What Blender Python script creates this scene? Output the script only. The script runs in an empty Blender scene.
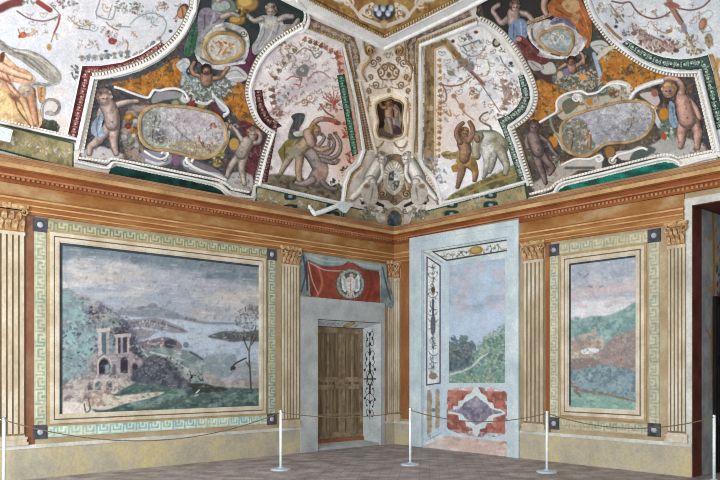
import bpy, math, random
import numpy as np
from mathutils import Matrix, Vector
scn = bpy.context.scene
COL = scn.collection
# ------------------------------------------------------------------ place
# corner of the room = origin; left wall is the plane y=0 (room at y<0), right wall is x=0 (room at x<0)
F, CX, CY = 712., 360., 369.
CAM = np.array([-10.65, -10.94, 1.6])
E1 = (.749, .6625); E2 = (-.6625, .749)
ZT = 4.65            # top edge of the cornice
Z0 = 4.48; VA = 2.2; VB = 2.70; ZH = Z0 + VB   # cove: springing, inset, rise, flat ceiling

def rays(X, Y):
    c = (X - CX) / F; u = (CY - Y) / F
    return E1[0]*c + E1[1], E2[0]*c + E2[1], u

def proj(P):
    r = P - CAM
    a = r[:, 0]*E1[0] + r[:, 1]*E2[0]; d = r[:, 0]*E1[1] + r[:, 1]*E2[1]
    return CX + F*a/d, CY - F*r[:, 2]/d

def WL(x, y, off=0.):                       # sheet point -> (s, z) on the left wall
    dx, dy, dz = rays(x, y); t = (-off - CAM[1]) / dy
    return CAM[0] + t*dx, CAM[2] + t*dz

def WR(x, y, off=0.):
    dx, dy, dz = rays(x, y); t = (-off - CAM[0]) / dx
    return CAM[1] + t*dy, CAM[2] + t*dz

def G(x, y):
    dx, dy, dz = rays(x, y); t = -CAM[2]/dz
    return CAM[0]+t*dx, CAM[1]+t*dy

def SL(U, V, lift):                         # wall coordinates -> space
    return np.stack([U, np.zeros_like(U) - lift, V], -1)
def SR(U, V, lift):
    return np.stack([np.zeros_like(U) - lift, U, V], -1)
def SLp(X, Y, lift):
    s, z = WL(np.asarray(X, float), np.asarray(Y, float)); return SL(s, z, lift)
def SRp(X, Y, lift):
    s, z = WR(np.asarray(X, float), np.asarray(Y, float)); return SR(s, z, lift)

def _cove(p0, d0, pz, dz):
    # farther crossing of the line with ((p+VA)/VA)^2 + ((z-Z0)/VB)^2 = 1
    a = (d0/VA)**2 + (dz/VB)**2
    b = 2*((p0 + VA)*d0/VA**2 + (pz - Z0)*dz/VB**2)
    c = ((p0 + VA)/VA)**2 + ((pz - Z0)/VB)**2 - 1
    q = np.maximum(b*b - 4*a*c, 0)
    t = (-b + np.sqrt(q))/(2*a)
    bad = (p0 + t*d0 < -VA) | (b*b - 4*a*c < 0)
    tw = -p0/d0
    t = np.where(pz + tw*dz < Z0, tw, t)
    return np.where(bad & (pz + tw*dz >= Z0), 1e9, t)

def SV(X, Y, lift):                         # vault
    X = np.asarray(X, float); Y = np.asarray(Y, float)
    dx, dy, dz = rays(X, Y)
    tl = _cove(CAM[1], dy, CAM[2], dz); tr = _cove(CAM[0], dx, CAM[2], dz)
    th = np.where(dz > 1e-6, (ZH - CAM[2])/np.maximum(dz, 1e-6), 1e9)
    t = np.minimum(np.minimum(tl, tr), th)
    P = np.stack([CAM[0]+t*dx, CAM[1]+t*dy, CAM[2]+t*dz], -1)
    N = np.zeros_like(P)
    il = (tl <= tr) & (tl <= th); ir = (~il) & (tr <= th); ih = ~(il | ir)
    zz = np.maximum(P[..., 2]-Z0, 0)/VB**2
    N[..., 1] = np.where(il, -(np.maximum(P[..., 1]+VA, 1e-3))/VA**2, 0)
    N[..., 0] = np.where(ir, -(np.maximum(P[..., 0]+VA, 1e-3))/VA**2, 0)
    N[..., 2] = np.where(ih, -1, -zz)
    N /= np.linalg.norm(N, axis=-1, keepdims=True)
    return P + N*lift

# ------------------------------------------------------------------ objects
def obj(name, V, Fc, mat, parent=None, col=None, smooth=False):
    me = bpy.data.meshes.new(name)
    me.from_pydata([tuple(v) for v in V], [], Fc if isinstance(Fc, list) else [tuple(f) for f in Fc])
    if col is not None:
        a = me.color_attributes.new('Col', 'FLOAT_COLOR', 'POINT')
        lin = np.ones((len(V), 4), np.float32)
        c = np.clip(col, 0, 1)
        lin[:, :3] = np.where(c < .04045, c/12.92, ((c+.055)/1.055)**2.4)
        a.data.foreach_set('color', lin.ravel())
    me.materials.append(mat)
    if smooth: me.polygons.foreach_set('use_smooth', [True]*len(me.polygons))
    o = bpy.data.objects.new(name, me); COL.objects.link(o)
    if parent is not None: o.parent = parent
    return o

ROOTS = []
def thing(name, label, cat, group=None):
    o = bpy.data.objects.new(name, None); COL.objects.link(o)
    o.empty_display_size = .2
    o['label'] = label; o['category'] = cat
    if group: o['group'] = group
    ROOTS.append(o); return o

def struct(o, label=None, cat=None):
    o['kind'] = 'structure'
    if label: o['label'] = label
    if cat: o['category'] = cat
    return o

def seat_roots():                           # put every Empty at the base of its thing
    for r in ROOTS:
        mn = None
        for ch in r.children:
            co = np.empty(len(ch.data.vertices)*3, np.float32); ch.data.vertices.foreach_get('co', co)
            co = co.reshape(-1, 3); m = np.array([co[:, 0].mean(), co[:, 1].mean(), co[:, 2].min()])
            mn = m if mn is None else np.array([mn[0], mn[1], min(mn[2], m[2])])
        if mn is None: continue
        loc = Vector([float(v) for v in mn]); r.location = loc
        for ch in r.children: ch.matrix_parent_inverse = Matrix.Translation(-loc)

def label(o, text): o['label'] = text; return o

# ------------------------------------------------------------------ materials
def lin(h):
    if isinstance(h, str):
        h = h.lstrip('#'); h = [int(h[i:i+2], 16)/255 for i in (0, 2, 4)]
    return [(c/12.92 if c < .04045 else ((c+.055)/1.055)**2.4) for c in h]
def hx(h):
    if isinstance(h, str):
        h = h.lstrip('#'); return np.array([int(h[i:i+2], 16)/255 for i in (0, 2, 4)])
    return np.array(h, float)

def nodes(name, rough=.9, metal=0.):
    m = bpy.data.materials.new(name); m.use_nodes = True
    nt = m.node_tree; b = nt.nodes['Principled BSDF']
    b.inputs['Roughness'].default_value = rough; b.inputs['Metallic'].default_value = metal
    if metal == 0: b.inputs['Specular IOR Level'].default_value = .25
    return m, nt, b

def fresco_mat():
    m, nt, b = nodes('fresco_paint')
    at = nt.nodes.new('ShaderNodeVertexColor'); at.layer_name = 'Col'
    ge = nt.nodes.new('ShaderNodeNewGeometry')
    n1 = nt.nodes.new('ShaderNodeTexNoise'); n1.inputs['Scale'].default_value = 42; n1.inputs['Detail'].default_value = 6
    n2 = nt.nodes.new('ShaderNodeTexNoise'); n2.inputs['Scale'].default_value = 3.5; n2.inputs['Detail'].default_value = 4
    for n in (n1, n2): nt.links.new(ge.outputs['Position'], n.inputs['Vector'])
    r1 = nt.nodes.new('ShaderNodeMapRange'); r1.inputs[1].default_value = .3; r1.inputs[2].default_value = .7; r1.inputs[3].default_value = .92; r1.inputs[4].default_value = 1.07
    r2 = nt.nodes.new('ShaderNodeMapRange'); r2.inputs[1].default_value = .3; r2.inputs[2].default_value = .7; r2.inputs[3].default_value = .94; r2.inputs[4].default_value = 1.06
    nt.links.new(n1.outputs['Fac'], r1.inputs[0]); nt.links.new(n2.outputs['Fac'], r2.inputs[0])
    mu = nt.nodes.new('ShaderNodeMath'); mu.operation = 'MULTIPLY'
    nt.links.new(r1.outputs[0], mu.inputs[0]); nt.links.new(r2.outputs[0], mu.inputs[1])
    vm = nt.nodes.new('ShaderNodeVectorMath'); vm.operation = 'SCALE'
    nt.links.new(at.outputs['Color'], vm.inputs[0]); nt.links.new(mu.outputs[0], vm.inputs['Scale'])
    nt.links.new(vm.outputs[0], b.inputs['Base Color'])
    bp = nt.nodes.new('ShaderNodeBump'); bp.inputs['Strength'].default_value = .06; bp.inputs['Distance'].default_value = .01
    nt.links.new(n1.outputs['Fac'], bp.inputs['Height']); nt.links.new(bp.outputs[0], b.inputs['Normal'])
    return m

def mottle(name, c1, c2, c3=None, scale=2.2, fine=30, rough=.9, stretch=(1, 1, 1), spread=(.35, .65), bump=.15):
    """plaster, stone or wood: two or three tones broken up by noise"""
    m, nt, b = nodes(name, rough)
    ge = nt.nodes.new('ShaderNodeNewGeometry')
    mp = nt.nodes.new('ShaderNodeMapping'); mp.inputs['Scale'].default_value = stretch
    nt.links.new(ge.outputs['Position'], mp.inputs['Vector'])
    n1 = nt.nodes.new('ShaderNodeTexNoise'); n1.inputs['Scale'].default_value = scale; n1.inputs['Detail'].default_value = 8; n1.inputs['Roughness'].default_value = .62
    n2 = nt.nodes.new('ShaderNodeTexNoise'); n2.inputs['Scale'].default_value = fine; n2.inputs['Detail'].default_value = 5
    for n in (n1, n2): nt.links.new(mp.outputs[0], n.inputs['Vector'])
    cr = nt.nodes.new('ShaderNodeValToRGB')
    e = cr.color_ramp.elements
    e[0].position = spread[0]; e[0].color = (*lin(c1), 1); e[1].position = spread[1]; e[1].color = (*lin(c2), 1)
    if c3: k = e.new((spread[0]+spread[1])/2); k.color = (*lin(c3), 1)
    nt.links.new(n1.outputs['Fac'], cr.inputs[0])
    r1 = nt.nodes.new('ShaderNodeMapRange'); r1.inputs[1].default_value = .3; r1.inputs[2].default_value = .7; r1.inputs[3].default_value = .88; r1.inputs[4].default_value = 1.10
    nt.links.new(n2.outputs['Fac'], r1.inputs[0])
    vm = nt.nodes.new('ShaderNodeVectorMath'); vm.operation = 'SCALE'
    nt.links.new(cr.outputs[0], vm.inputs[0]); nt.links.new(r1.outputs[0], vm.inputs['Scale'])
    nt.links.new(vm.outputs[0], b.inputs['Base Color'])
    if bump:
        bp = nt.nodes.new('ShaderNodeBump'); bp.inputs['Strength'].default_value = bump; bp.inputs['Distance'].default_value = .01
        nt.links.new(n2.outputs['Fac'], bp.inputs['Height']); nt.links.new(bp.outputs[0], b.inputs['Normal'])
    return m

def metal(name, c, rough):
    m, nt, b = nodes(name, rough, 1.); b.inputs['Base Color'].default_value = (*lin(c), 1)
    n = nt.nodes.new('ShaderNodeTexNoise'); n.inputs['Scale'].default_value = 60
    r = nt.nodes.new('ShaderNodeMapRange'); r.inputs[3].default_value = rough*.8; r.inputs[4].default_value = rough*1.2
    nt.links.new(n.outputs['Fac'], r.inputs[0]); nt.links.new(r.outputs[0], b.inputs['Roughness'])
    return m

FR = fresco_mat()
M = dict(
    stucco=mottle('white_stucco', '#d2d2d0', '#ecebe8', scale=3, bump=.1),
    bead=mottle('bead_white', '#d8d4ca', '#efeae0', scale=4),
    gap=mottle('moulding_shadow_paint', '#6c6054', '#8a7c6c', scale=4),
    gold=mottle('gilt_brown', '#8a6f48', '#bfa478', scale=6),
    cream=mottle('cream_stucco', '#d8c8b0', '#ece0cc', scale=4),
    redstrip2=mottle('orange_brown_field', '#82502c', '#a0703e', '#8e5c34', scale=2.2, stretch=(1, 1, .5)),
    wall=mottle('ochre_wall_plaster', '#968466', '#b2a484', '#a49072', scale=1.6),
    vault=mottle('vault_plaster', '#cfc8c0', '#e2dcd6', scale=2),
    crown=mottle('crown_paint', '#8c6448', '#ae8862', '#9c7452', scale=1.5, stretch=(1, 1, 6)),
    corona=mottle('corona_paint', '#a47c52', '#c8a878', '#b49064', scale=1.8),
    redb=mottle('red_brown_paint', '#74401f', '#94582f', '#824a26', scale=1.8, stretch=(1, 1, 4)),
    redl=mottle('red_line_paint', '#9a6040', '#b87e5a', scale=2),
    dent=mottle('dentil_paint', '#946846', '#b08860', scale=5),
    frieze=mottle('frieze_paint', '#824e28', '#ac9470', '#986a3c', scale=1.5, stretch=(.8, .8, 1.5), spread=(.32, .68)),
    arch=mottle('architrave_paint', '#7c4624', '#ae8452', '#946036', scale=2.2, stretch=(.5, .5, 4), spread=(.32, .68)),
    archl=mottle('architrave_line', '#ae8450', '#caa878', scale=2.2),
    pilb=mottle('pilaster_ground', '#74644e', '#8e7a5e', scale=3, stretch=(1, 1, .4)),
    pill=mottle('pilaster_fillet', '#a4967e', '#d0c8b8', '#bcae96', scale=2.4, stretch=(1, 1, .5)),
    capl=mottle('capital_paint', '#8c6440', '#ccb48e', '#b29068', scale=18, spread=(.36, .64)),
    capd=mottle('capital_ground', '#8a5c38', '#a88058', scale=8),
    redstrip=mottle('red_field', '#7a4a34', '#8c6c58', '#80563e', scale=2.2, stretch=(1, 1, .5)),
    dado=mottle('dado_yellow', '#a09a88', '#bcae84', '#aea48e', scale=1.7, spread=(.36, .64)),
    dadol=mottle('dado_white', '#aeada4', '#d0d0c8', scale=2.5),
    frame_l=mottle('frame_cream', '#b4a68e', '#d2cab8', scale=3),
    frame_m=mottle('frame_ochre', '#9a8058', '#b49c74', scale=3),
    frame_d=mottle('frame_brown', '#6c5238', '#86684a', scale=3),
    frame_k=mottle('frame_shadow_tone', '#2c3238', '#444c52', scale=3),  # dark tone for the shadow painted inside the picture frames
    rosk=mottle('rosette_dark', '#38363c', '#56545c', scale=8),
    rosw=mottle('rosette_white', '#8c949c', '#b4bcc0', scale=8),
    stone=mottle('grey_stone', '#949898', '#b8bab8', '#a6aaaa', scale=2.4, spread=(.32, .68)),
    niche=mottle('pale_blue_stone', '#a8b6bc', '#ccd6d6', '#b8c6cb', scale=2.0, spread=(.32, .68)),
    wood=mottle('old_wood', '#5a4c3a', '#8e7c62', '#74644c', scale=2.6, stretch=(7, 7, .6), bump=.4),
    woodd=mottle('old_wood_rail', '#6a5a46', '#9c886c', '#847258', scale=3.4, stretch=(2, 2, 2), bump=.4),
    sill=mottle('terracotta_sill', '#7c4a34', '#a0654a', scale=4),
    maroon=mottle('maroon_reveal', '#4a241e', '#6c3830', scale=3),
    teal=mottle('teal_paint', '#0c5448', '#1c7a68', '#126658', scale=2.5),
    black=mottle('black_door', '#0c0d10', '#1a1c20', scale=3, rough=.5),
    white=mottle('white_enamel', '#d8e2e4', '#e8eeee', scale=3, rough=.4, bump=0),
    chrome=metal('brushed_steel', '#e4ecf0', .25),
    cord=mottle('cord_brown', '#5a4c3a', '#7c6c50', scale=40),
)

# ------------------------------------------------------------------ painter
rng0 = np.random.RandomState(7); TAB = rng0.rand(256, 256)
def vn(X, Y, sc, seed=0):
    x = X/sc + seed*17.31; y = Y/sc + seed*9.77
    xi = np.floor(x).astype(int); yi = np.floor(y).astype(int); fx = x-xi; fy = y-yi
    fx = fx*fx*(3-2*fx); fy = fy*fy*(3-2*fy)
    a = TAB[xi & 255, yi & 255]; b = TAB[(xi+1) & 255, yi & 255]; c = TAB[xi & 255, (yi+1) & 255]; d = TAB[(xi+1) & 255, (yi+1) & 255]
    return (a*(1-fx)+b*fx)*(1-fy)+(c*(1-fx)+d*fx)*fy
def fbm(X, Y, sc, seed=0):
    return (vn(X, Y, sc, seed)*.5+vn(X, Y, sc/2, seed+1)*.3+vn(X, Y, sc/4.1, seed+2)*.2)

def pts(s):
    if isinstance(s, str):
        return np.array([[float(v) for v in p.split(',')] for p in s.split()])
    return np.asarray(s, float)
def smooth(p, closed=False, n=5):
    p = pts(p)
    if len(p) < 3: return p
    if closed: q = np.vstack([p[-1:], p, p[:2]])
    else: q = np.vstack([2*p[:1]-p[1:2], p, 2*p[-1:]-p[-2:-1]])
    out = []
    for i in range(1, len(q)-2):
        a, b, c, d = q[i-1], q[i], q[i+1], q[i+2]
        for k in range(n):
            t = k/n
            out.append(.5*((2*b)+(c-a)*t+(2*a-5*b+4*c-d)*t*t+(3*b-a-3*c+d)*t**3))
    if not closed: out.append(q[-2])
    return np.array(out)
def resamp(p, step):
    d = np.r_[0, np.cumsum(np.hypot(*np.diff(p, axis=0).T))]
    n = max(2, int(round(d[-1]/step))+1); t = np.linspace(0, d[-1], n)
    return np.stack([np.interp(t, d, p[:, 0]), np.interp(t, d, p[:, 1])], -1)
def inside(P, X, Y):
    r = np.zeros(X.shape, bool); n = len(P)
    for i in range(n):
        x1, y1 = P[i]; x2, y2 = P[(i+1) % n]
        if y1 == y2: continue
        c = ((y1 > Y) != (y2 > Y))
        r ^= c & (X < (x2-x1)*(Y-y1)/(y2-y1)+x1)
    return r
def dseg(P, X, Y, closed):
    d = np.full(X.shape, 1e9); t0 = np.zeros(X.shape); n = len(P); m = n if closed else n-1
    for i in range(m):
        a = P[i]; b = P[(i+1) % n]; v = b-a; L = v@v+1e-9
        t = np.clip(((X-a[0])*v[0]+(Y-a[1])*v[1])/L, 0, 1)
        q = np.hypot(X-a[0]-t*v[0], Y-a[1]-t*v[1])
        k = q < d; d = np.where(k, q, d); t0 = np.where(k, (i+t)/max(m, 1), t0)
    return d, t0

class Paint:
    def __init__(s, base=None, desat=0., con=1.): s.desat = desat; s.con = con; s.base = None if base is None else hx(base); s.ops = []
    def poly(s, p, c, soft=.7, sm=True, cover=True, a=1.):
        p = smooth(p, True) if sm else pts(p); s.ops.append(('p', p, hx(c), soft, cover, a)); return s
    def st(s, p, w, c, soft=.6, sm=True, cover=True, a=1.):
        p = smooth(p) if sm else pts(p); w = w if isinstance(w, tuple) else (w, w)
        s.ops.append(('s', p, hx(c), soft, cover, a, w)); return s
    def blob(s, x, y, rx, ry, c, ang=0, soft=.3, cover=True, a=1.):
        s.ops.append(('b', (x, y, rx, ry, math.radians(ang)), hx(c), soft, cover, a)); return s
    def noise(s, c, sc, lo=.45, hi=.65, seed=1, a=1., p=None, soft=2., sx=1., sy=1.):
        s.ops.append(('n', None if p is None else smooth(p, True), hx(c), soft, False, a, sc, lo, hi, seed, sx, sy)); return s
    # ---- compound strokes
    def limb(s, p, w0, w1, c, lx=-.16, ly=-.16):
        p = pts(p); c = hx(c); w = (w0+w1)/2
        s.st(p, (w0, w1), c*.58)
        s.st(p+[lx*.5*w, ly*.5*w], (w0*.74, w1*.74), c*.9, cover=False, soft=w*.15)
        s.st(p+[lx*w, ly*w], (w0*.4, w1*.4), np.minimum(c*1.12, 1), cover=False, soft=w*.2); return s
    def head(s, x, y, r, skin, hair, fx=0, fy=.15):
        k = hx(skin); h = hx(hair); r_ = random.Random(int(x*7+y)); X, Y = x+fx*r, y+fy*r+.22*r
        s.blob(x, y, r*1.02, r*1.16, h*.85, soft=.25)
        for i in range(16):
            a = r_.uniform(-3.5, .4); q = r_.uniform(.55, .98); s.blob(x+r*q*math.cos(a), y+r*1.05*q*math.sin(a), r*r_.uniform(.16, .32), r*r_.uniform(.14, .26), h*r_.choice((.6, .8, 1.15, 1.35)), r_.uniform(0, 180), soft=.5)
        s.blob(X, Y, r*.66, r*.84, k*.82, soft=.35); s.blob(X-.12*r, Y-.05*r, r*.46, r*.6, np.minimum(k*1.12, 1), cover=False, soft=.7)
        s.blob(X+.34*r, Y+.1*r, r*.26, r*.55, k*.6, cover=False, soft=.8, a=.7)
        for e in (-.26, .26): s.blob(X+e*r, Y-.1*r, r*.19, r*.12, k*.45, cover=False)
        s.st([[X, Y], [X-.03*r, Y+.24*r]], r*.1, k*.62, cover=False); s.blob(X, Y+.46*r, r*.17, r*.07, k*[.68, .46, .44], cover=False); s.blob(X-.3*r, Y+.22*r, r*.16, r*.12, np.minimum(k*[1.15, .98, .95], 1), cover=False, soft=.8); return s
    def curl(s, x, y, r, c, w=.9, turn=1.4, ph=0, sg=1):
        t = np.linspace(0, turn*2*math.pi, 14); k = r*(1-t/t[-1]*.85)
        s.st(np.stack([x+k*np.cos(ph+sg*t), y+k*np.sin(ph+sg*t)], -1), w, c); return s
    def drape(s, p, c, folds=(), sm=True):
        c = hx(c); s.poly(p, c*.92, sm=sm)
        for i, f in enumerate(folds):
            s.st(f, (1.6, .7), c*(.6 if i % 2 == 0 else 1.22), cover=False, soft=1.); return_ = s
        return s
    def spray(s, x, y, n, rx, ry, cols, seed=1, sz=(1, 2.6), cover=True):
        r = random.Random(seed)
        for i in range(n):
            a = r.uniform(0, 6.28); q = math.sqrt(r.random()); px = x+rx*q*math.cos(a); py = y+ry*q*math.sin(a)
            k = r.uniform(*sz)
            s.blob(px, py, k, k*r.uniform(.35, .7), r.choice(cols), r.uniform(0, 180), soft=.4, cover=cover)
        return s
    def motif(s, x, y, k, cols, seed=1):
        """one small grotesque: a vine, a vase, a bird, paired scrolls or a hanging swag"""
        r = random.Random(seed); a = r.uniform(-.9, .9); ca, sa = math.cos(a), math.sin(a)
        T = lambda u, v: [x+k*(u*ca-v*sa), y+k*(u*sa+v*ca)]
        c, d = hx(r.choice(cols)), hx(r.choice(cols)); m = r.randrange(5); A = .8
        if m == 0:
            s.st([T(-1.1, .5), T(-.4, -.2), T(.2, .2), T(.9, -.5)], .6, c, a=A)
            for u, v in ((-.8, -.1), (-.4, .3), (.0, -.4), (.35, .45), (.7, -.75), (1., -.2)): s.blob(*T(u, v), k*.22, k*.1, d, r.uniform(0, 180), a=A)
        elif m == 1:
            for v, w in ((-.9, .16), (-.6, .3), (-.3, .18), (.1, .42), (.5, .22), (.85, .3)): s.blob(*T(0, v), k*w, k*.17, c if v < 0 else d, math.degrees(a), a=A)
            s.st([T(-.7, -.3), T(-.3, -.7), T(0, -.5), T(.3, -.7), T(.7, -.3)], .5, d, a=A)
        elif m == 2:
            s.blob(*T(0, 0), k*.5, k*.24, c, math.degrees(a)+20, a=A); s.blob(*T(.5, -.3), k*.18, k*.16, d, a=A); s.st([T(-.3, 0), T(-1., -.5), T(-1.2, -.1)], (k*.22, .4), d, a=A); s.st([T(-.1, -.1), T(.0, -.8), T(.5, -1.)], (k*.25, .4), c, a=A); s.st([T(0, .2), T(.1, .7)], .5, d, a=A)
        elif m == 3:
            for g in (-1, 1): s.st([T(0, .9), T(g*.7, .6), T(g*1.1, -.1), T(g*.6, -.6), T(g*.3, -.1)], .6, c, a=A); s.blob(*T(g*1.15, -.3), k*.16, k*.25, d, a=A)
            s.blob(*T(0, -.2), k*.2, k*.34, d, math.degrees(a), a=A)
        else:
            s.st([T(-1.2, -.4), T(-.5, .2), T(0, .35), T(.5, .2), T(1.2, -.4)], .7, c, a=A); s.st([T(0, .3), T(0, 1.1)], .6, d, a=A); s.blob(*T(0, 1.1), k*.18, k*.26, d, a=A)
            for u in (-.8, -.4, .4, .8): s.blob(*T(u, .1-.3*abs(u)+.25), k*.14, k*.2, d, a=A)
        return s

    def eval(s, X, Y):
        sh = X.shape; X = X.ravel(); Y = Y.ravel(); N = len(X)
        A = np.zeros(N)
        if s.base is not None: C = np.tile(s.base, (N, 1)).astype(float); A[:] = 1
        else: C = np.tile(s.ops[0][2], (N, 1)).astype(float)
        for op in s.ops:
            k = op[0]
            if k == 'b':
                x, y, rx, ry, an = op[1]; R = max(rx, ry)*1.6+1
                I = np.nonzero((abs(X-x) < R) & (abs(Y-y) < R))[0]
                if not len(I): continue
                dx = X[I]-x; dy = Y[I]-y; u = dx*math.cos(an)+dy*math.sin(an); v = -dx*math.sin(an)+dy*math.cos(an)
                al = np.clip((1-np.hypot(u/rx, v/ry))/max(op[3], .6/max(min(rx, ry), .3))+.5, 0, 1)
            elif k == 'p' or k == 'n' and op[1] is not None:
                P = op[1]; mn = P.min(0)-3; mx = P.max(0)+3
                I = np.nonzero((X > mn[0]) & (X < mx[0]) & (Y > mn[1]) & (Y < mx[1]))[0]
                if not len(I): continue
                ins = inside(P, X[I], Y[I]); d, _ = dseg(P, X[I], Y[I], True)
                al = np.clip(np.where(ins, d, -d)/op[3]+.5, 0, 1)
            elif k == 's':
                P = op[1]; w = op[6]; R = max(w)+2; mn = P.min(0)-R; mx = P.max(0)+R
                I = np.nonzero((X > mn[0]) & (X < mx[0]) & (Y > mn[1]) & (Y < mx[1]))[0]
                if not len(I): continue
                d, t = dseg(P, X[I], Y[I], False)
                al = np.clip(((w[0]+(w[1]-w[0])*t)/2-d)/op[3]+.5, 0, 1)
            else:
                I = np.arange(N); al = np.ones(N)
            if k == 'n':
                f = fbm(X[I]*op[10], Y[I]*op[11], op[6], op[9]); al = al*np.clip((f-op[7])/(op[8]-op[7]), 0, 1)
            al = al*op[5]
            if op[4]: A[I] = 1-(1-A[I])*(1-al)
            else: al = al*(A[I] > .3)
            if s.base is None and op[4]:
                pass
            C[I] += al[:, None]*(op[2]-C[I])
        if s.con != 1.: m_ = C.mean(0); C = np.clip((C-m_)*s.con+m_, .02, 1)
        if s.desat: g = C@np.array([.3, .6, .1]); C = C*(1-s.desat)+s.desat*g[:, None]*np.array([.99, 1., 1.02])
        return C.reshape(sh+(3,)), A.reshape(sh)

def grid(name, us, vs, surf, paint, lift=.004, mask=None, pc=None, thick=None, parent=None, mat=None, cov=None, grain=.05):
    """a piece of plaster: cells of a fine grid kept by the mask, laid on a surface, given an edge, coloured per vertex"""
    U, V = np.meshgrid(us, vs); nu, nv = len(us), len(vs)
    uc, vc = np.meshgrid((us[1:]+us[:-1])/2, (vs[1:]+vs[:-1])/2)
    keep = np.ones(uc.shape, bool)
    if mask is not None: keep = mask(uc, vc)
    if cov is not None: keep &= cov(uc, vc)
    idx = np.arange(nu*nv).reshape(nv, nu)
    Q = np.stack([idx[:-1, :-1], idx[:-1, 1:], idx[1:, 1:], idx[1:, :-1]], -1)[keep]
    if not len(Q): print('EMPTY', name); return None
    used = np.unique(Q); rm = np.full(nu*nv, -1); rm[used] = np.arange(len(used)); Q = rm[Q]
    u = U.ravel()[used]; v = V.ravel()[used]
    P = surf(u, v, lift)
    X, Y = (u, v) if pc is None else pc(u, v)
    if callable(paint): C = paint(X, Y)
    else: C = paint.eval(X, Y)[0]
    if grain: C = C*(1+grain*2*(vn(X, Y, 1.1 if pc is None or X.max() > 20 else .02, 5)-.5))[:, None]*(1+grain*2*(fbm(X, Y, 9 if X.max() > 20 else .2, 8)-.5))[:, None]
    # edge skirt
    E = np.concatenate([Q[:, [0, 1]], Q[:, [1, 2]], Q[:, [2, 3]], Q[:, [3, 0]]])
    key = E.min(1)*len(used)+E.max(1); _, inv, cnt = np.unique(key, return_inverse=True, return_counts=True)
    B = E[cnt[inv] == 1]
    t = lift-.001 if thick is None else thick
    bv = np.unique(B); r2 = np.full(len(used), -1); r2[bv] = len(used)+np.arange(len(bv))
    Pb = surf(u[bv], v[bv], lift-t)
    S = np.stack([B[:, 1], B[:, 0], r2[B[:, 0]], r2[B[:, 1]]], -1)
    return obj(name, np.vstack([P, Pb]).tolist(), np.vstack([Q, S]).tolist(), mat or FR, parent, np.vstack([C, C[bv]]), smooth=False)

def patch(name, poly, surf, paint, lift=.004, step=.75, parent=None, sm=False, mat=None, grain=.05):
    P = smooth(poly, True) if sm else pts(poly)
    a = P.min(0); b = P.max(0)
    return grid(name, np.arange(a[0]-step, b[0]+step*1.5, step), np.arange(a[1]-step, b[1]+step*1.5, step), surf, paint, lift, lambda u, v: inside(P, u, v), parent=parent, mat=mat, grain=grain)

def figure(name, paint, surf, lift=.012, step=.5, parent=None, clip=None, grain=.07, rough=.35):
    if rough: k = paint.ops[0][2]; paint.noise(k*.55, 5, .5, .78, len(paint.ops) % 50, rough); paint.noise(k*.5, 2.4, .6, .8, len(paint.ops) % 30, rough*.6); paint.noise(np.minimum(k*1.4+.06, 1), 3.4, .56, .8, len(paint.ops) % 40+3, rough)
    lo, hi = [], []
    for op in paint.ops:
        if not op[4]: continue
        if op[0] == 'b': x, y, rx, ry, _ = op[1]; R = max(rx, ry)+1; lo.append((x-R, y-R)); hi.append((x+R, y+R))
        else: R = (max(op[6]) if op[0] == 's' else 0)+1; lo.append(op[1].min(0)-R); hi.append(op[1].max(0)+R)
    a = np.min(lo, 0); b = np.max(hi, 0)
    cl = None if clip is None else pts(clip)
    return grid(name, np.arange(a[0], b[0], step), np.arange(a[1], b[1], step), surf, paint, lift,
                cov=lambda u, v: (paint.eval(u, v)[1] > .5) & (True if cl is None else inside(cl, u, v)), parent=parent, grain=grain)

def rect(name, s0, s1, z0, z1, surf, paint, lift=.004, step=.014, parent=None, side='L', px=True, mask=None, thick=None, grain=.05):
    us = np.linspace(s0, s1, max(2, int(abs(s1-s0)/step)+1)); vs = np.linspace(z0, z1, max(2, int((z1-z0)/step)+1))
    pc = (lambda u, v: proj(surf(u, v, 0.))) if px else None
    return grid(name, us, vs, surf, paint, lift, mask, pc, thick, parent, grain=grain)

# ------------------------------------------------------------------ mouldings along traced lines
def offs(p):
    t = np.gradient(p, axis=0); t /= np.hypot(t[:, 0], t[:, 1])[:, None]+1e-9
    return t, np.stack([-t[:, 1], t[:, 0]], -1)
def ribbon(name, p, w, h, surf, mat, parent=None, sm=True, base=.002, closed=False, prof=None, step=2.):
    if name == 'stucco_moulding' and w > 3: w *= .74
    p = smooth(p, closed) if sm else pts(p)
    if closed: p = np.vstack([p, p[:1]])
    p = resamp(p, step) if sm else p
    t, n = offs(p)
    if closed:
        tt = p[1]-p[-2]; tt /= np.hypot(*tt); n[0] = n[-1] = (-tt[1], tt[0])
    prof = prof or [(-.5, 0), (-.5, .55), (-.28, 1), (.28, 1), (.5, .55), (.5, 0)]
    V = []
    for q, l in prof:
        c = p+n*(q*w); V.append(surf(c[:, 0], c[:, 1], base+l*h))
    N = len(p); V = np.stack(V, 1).reshape(-1, 3); m = len(prof); Fc = []
    for i in range(N-1):
        for k in range(m-1): Fc.append((i*m+k, i*m+k+1, (i+1)*m+k+1, (i+1)*m+k))
    Fc.append(tuple(range(m))[::-1]); Fc.append(tuple((N-1)*m+k for k in range(m)))
    return obj(name, V, Fc, mat, parent)
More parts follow.
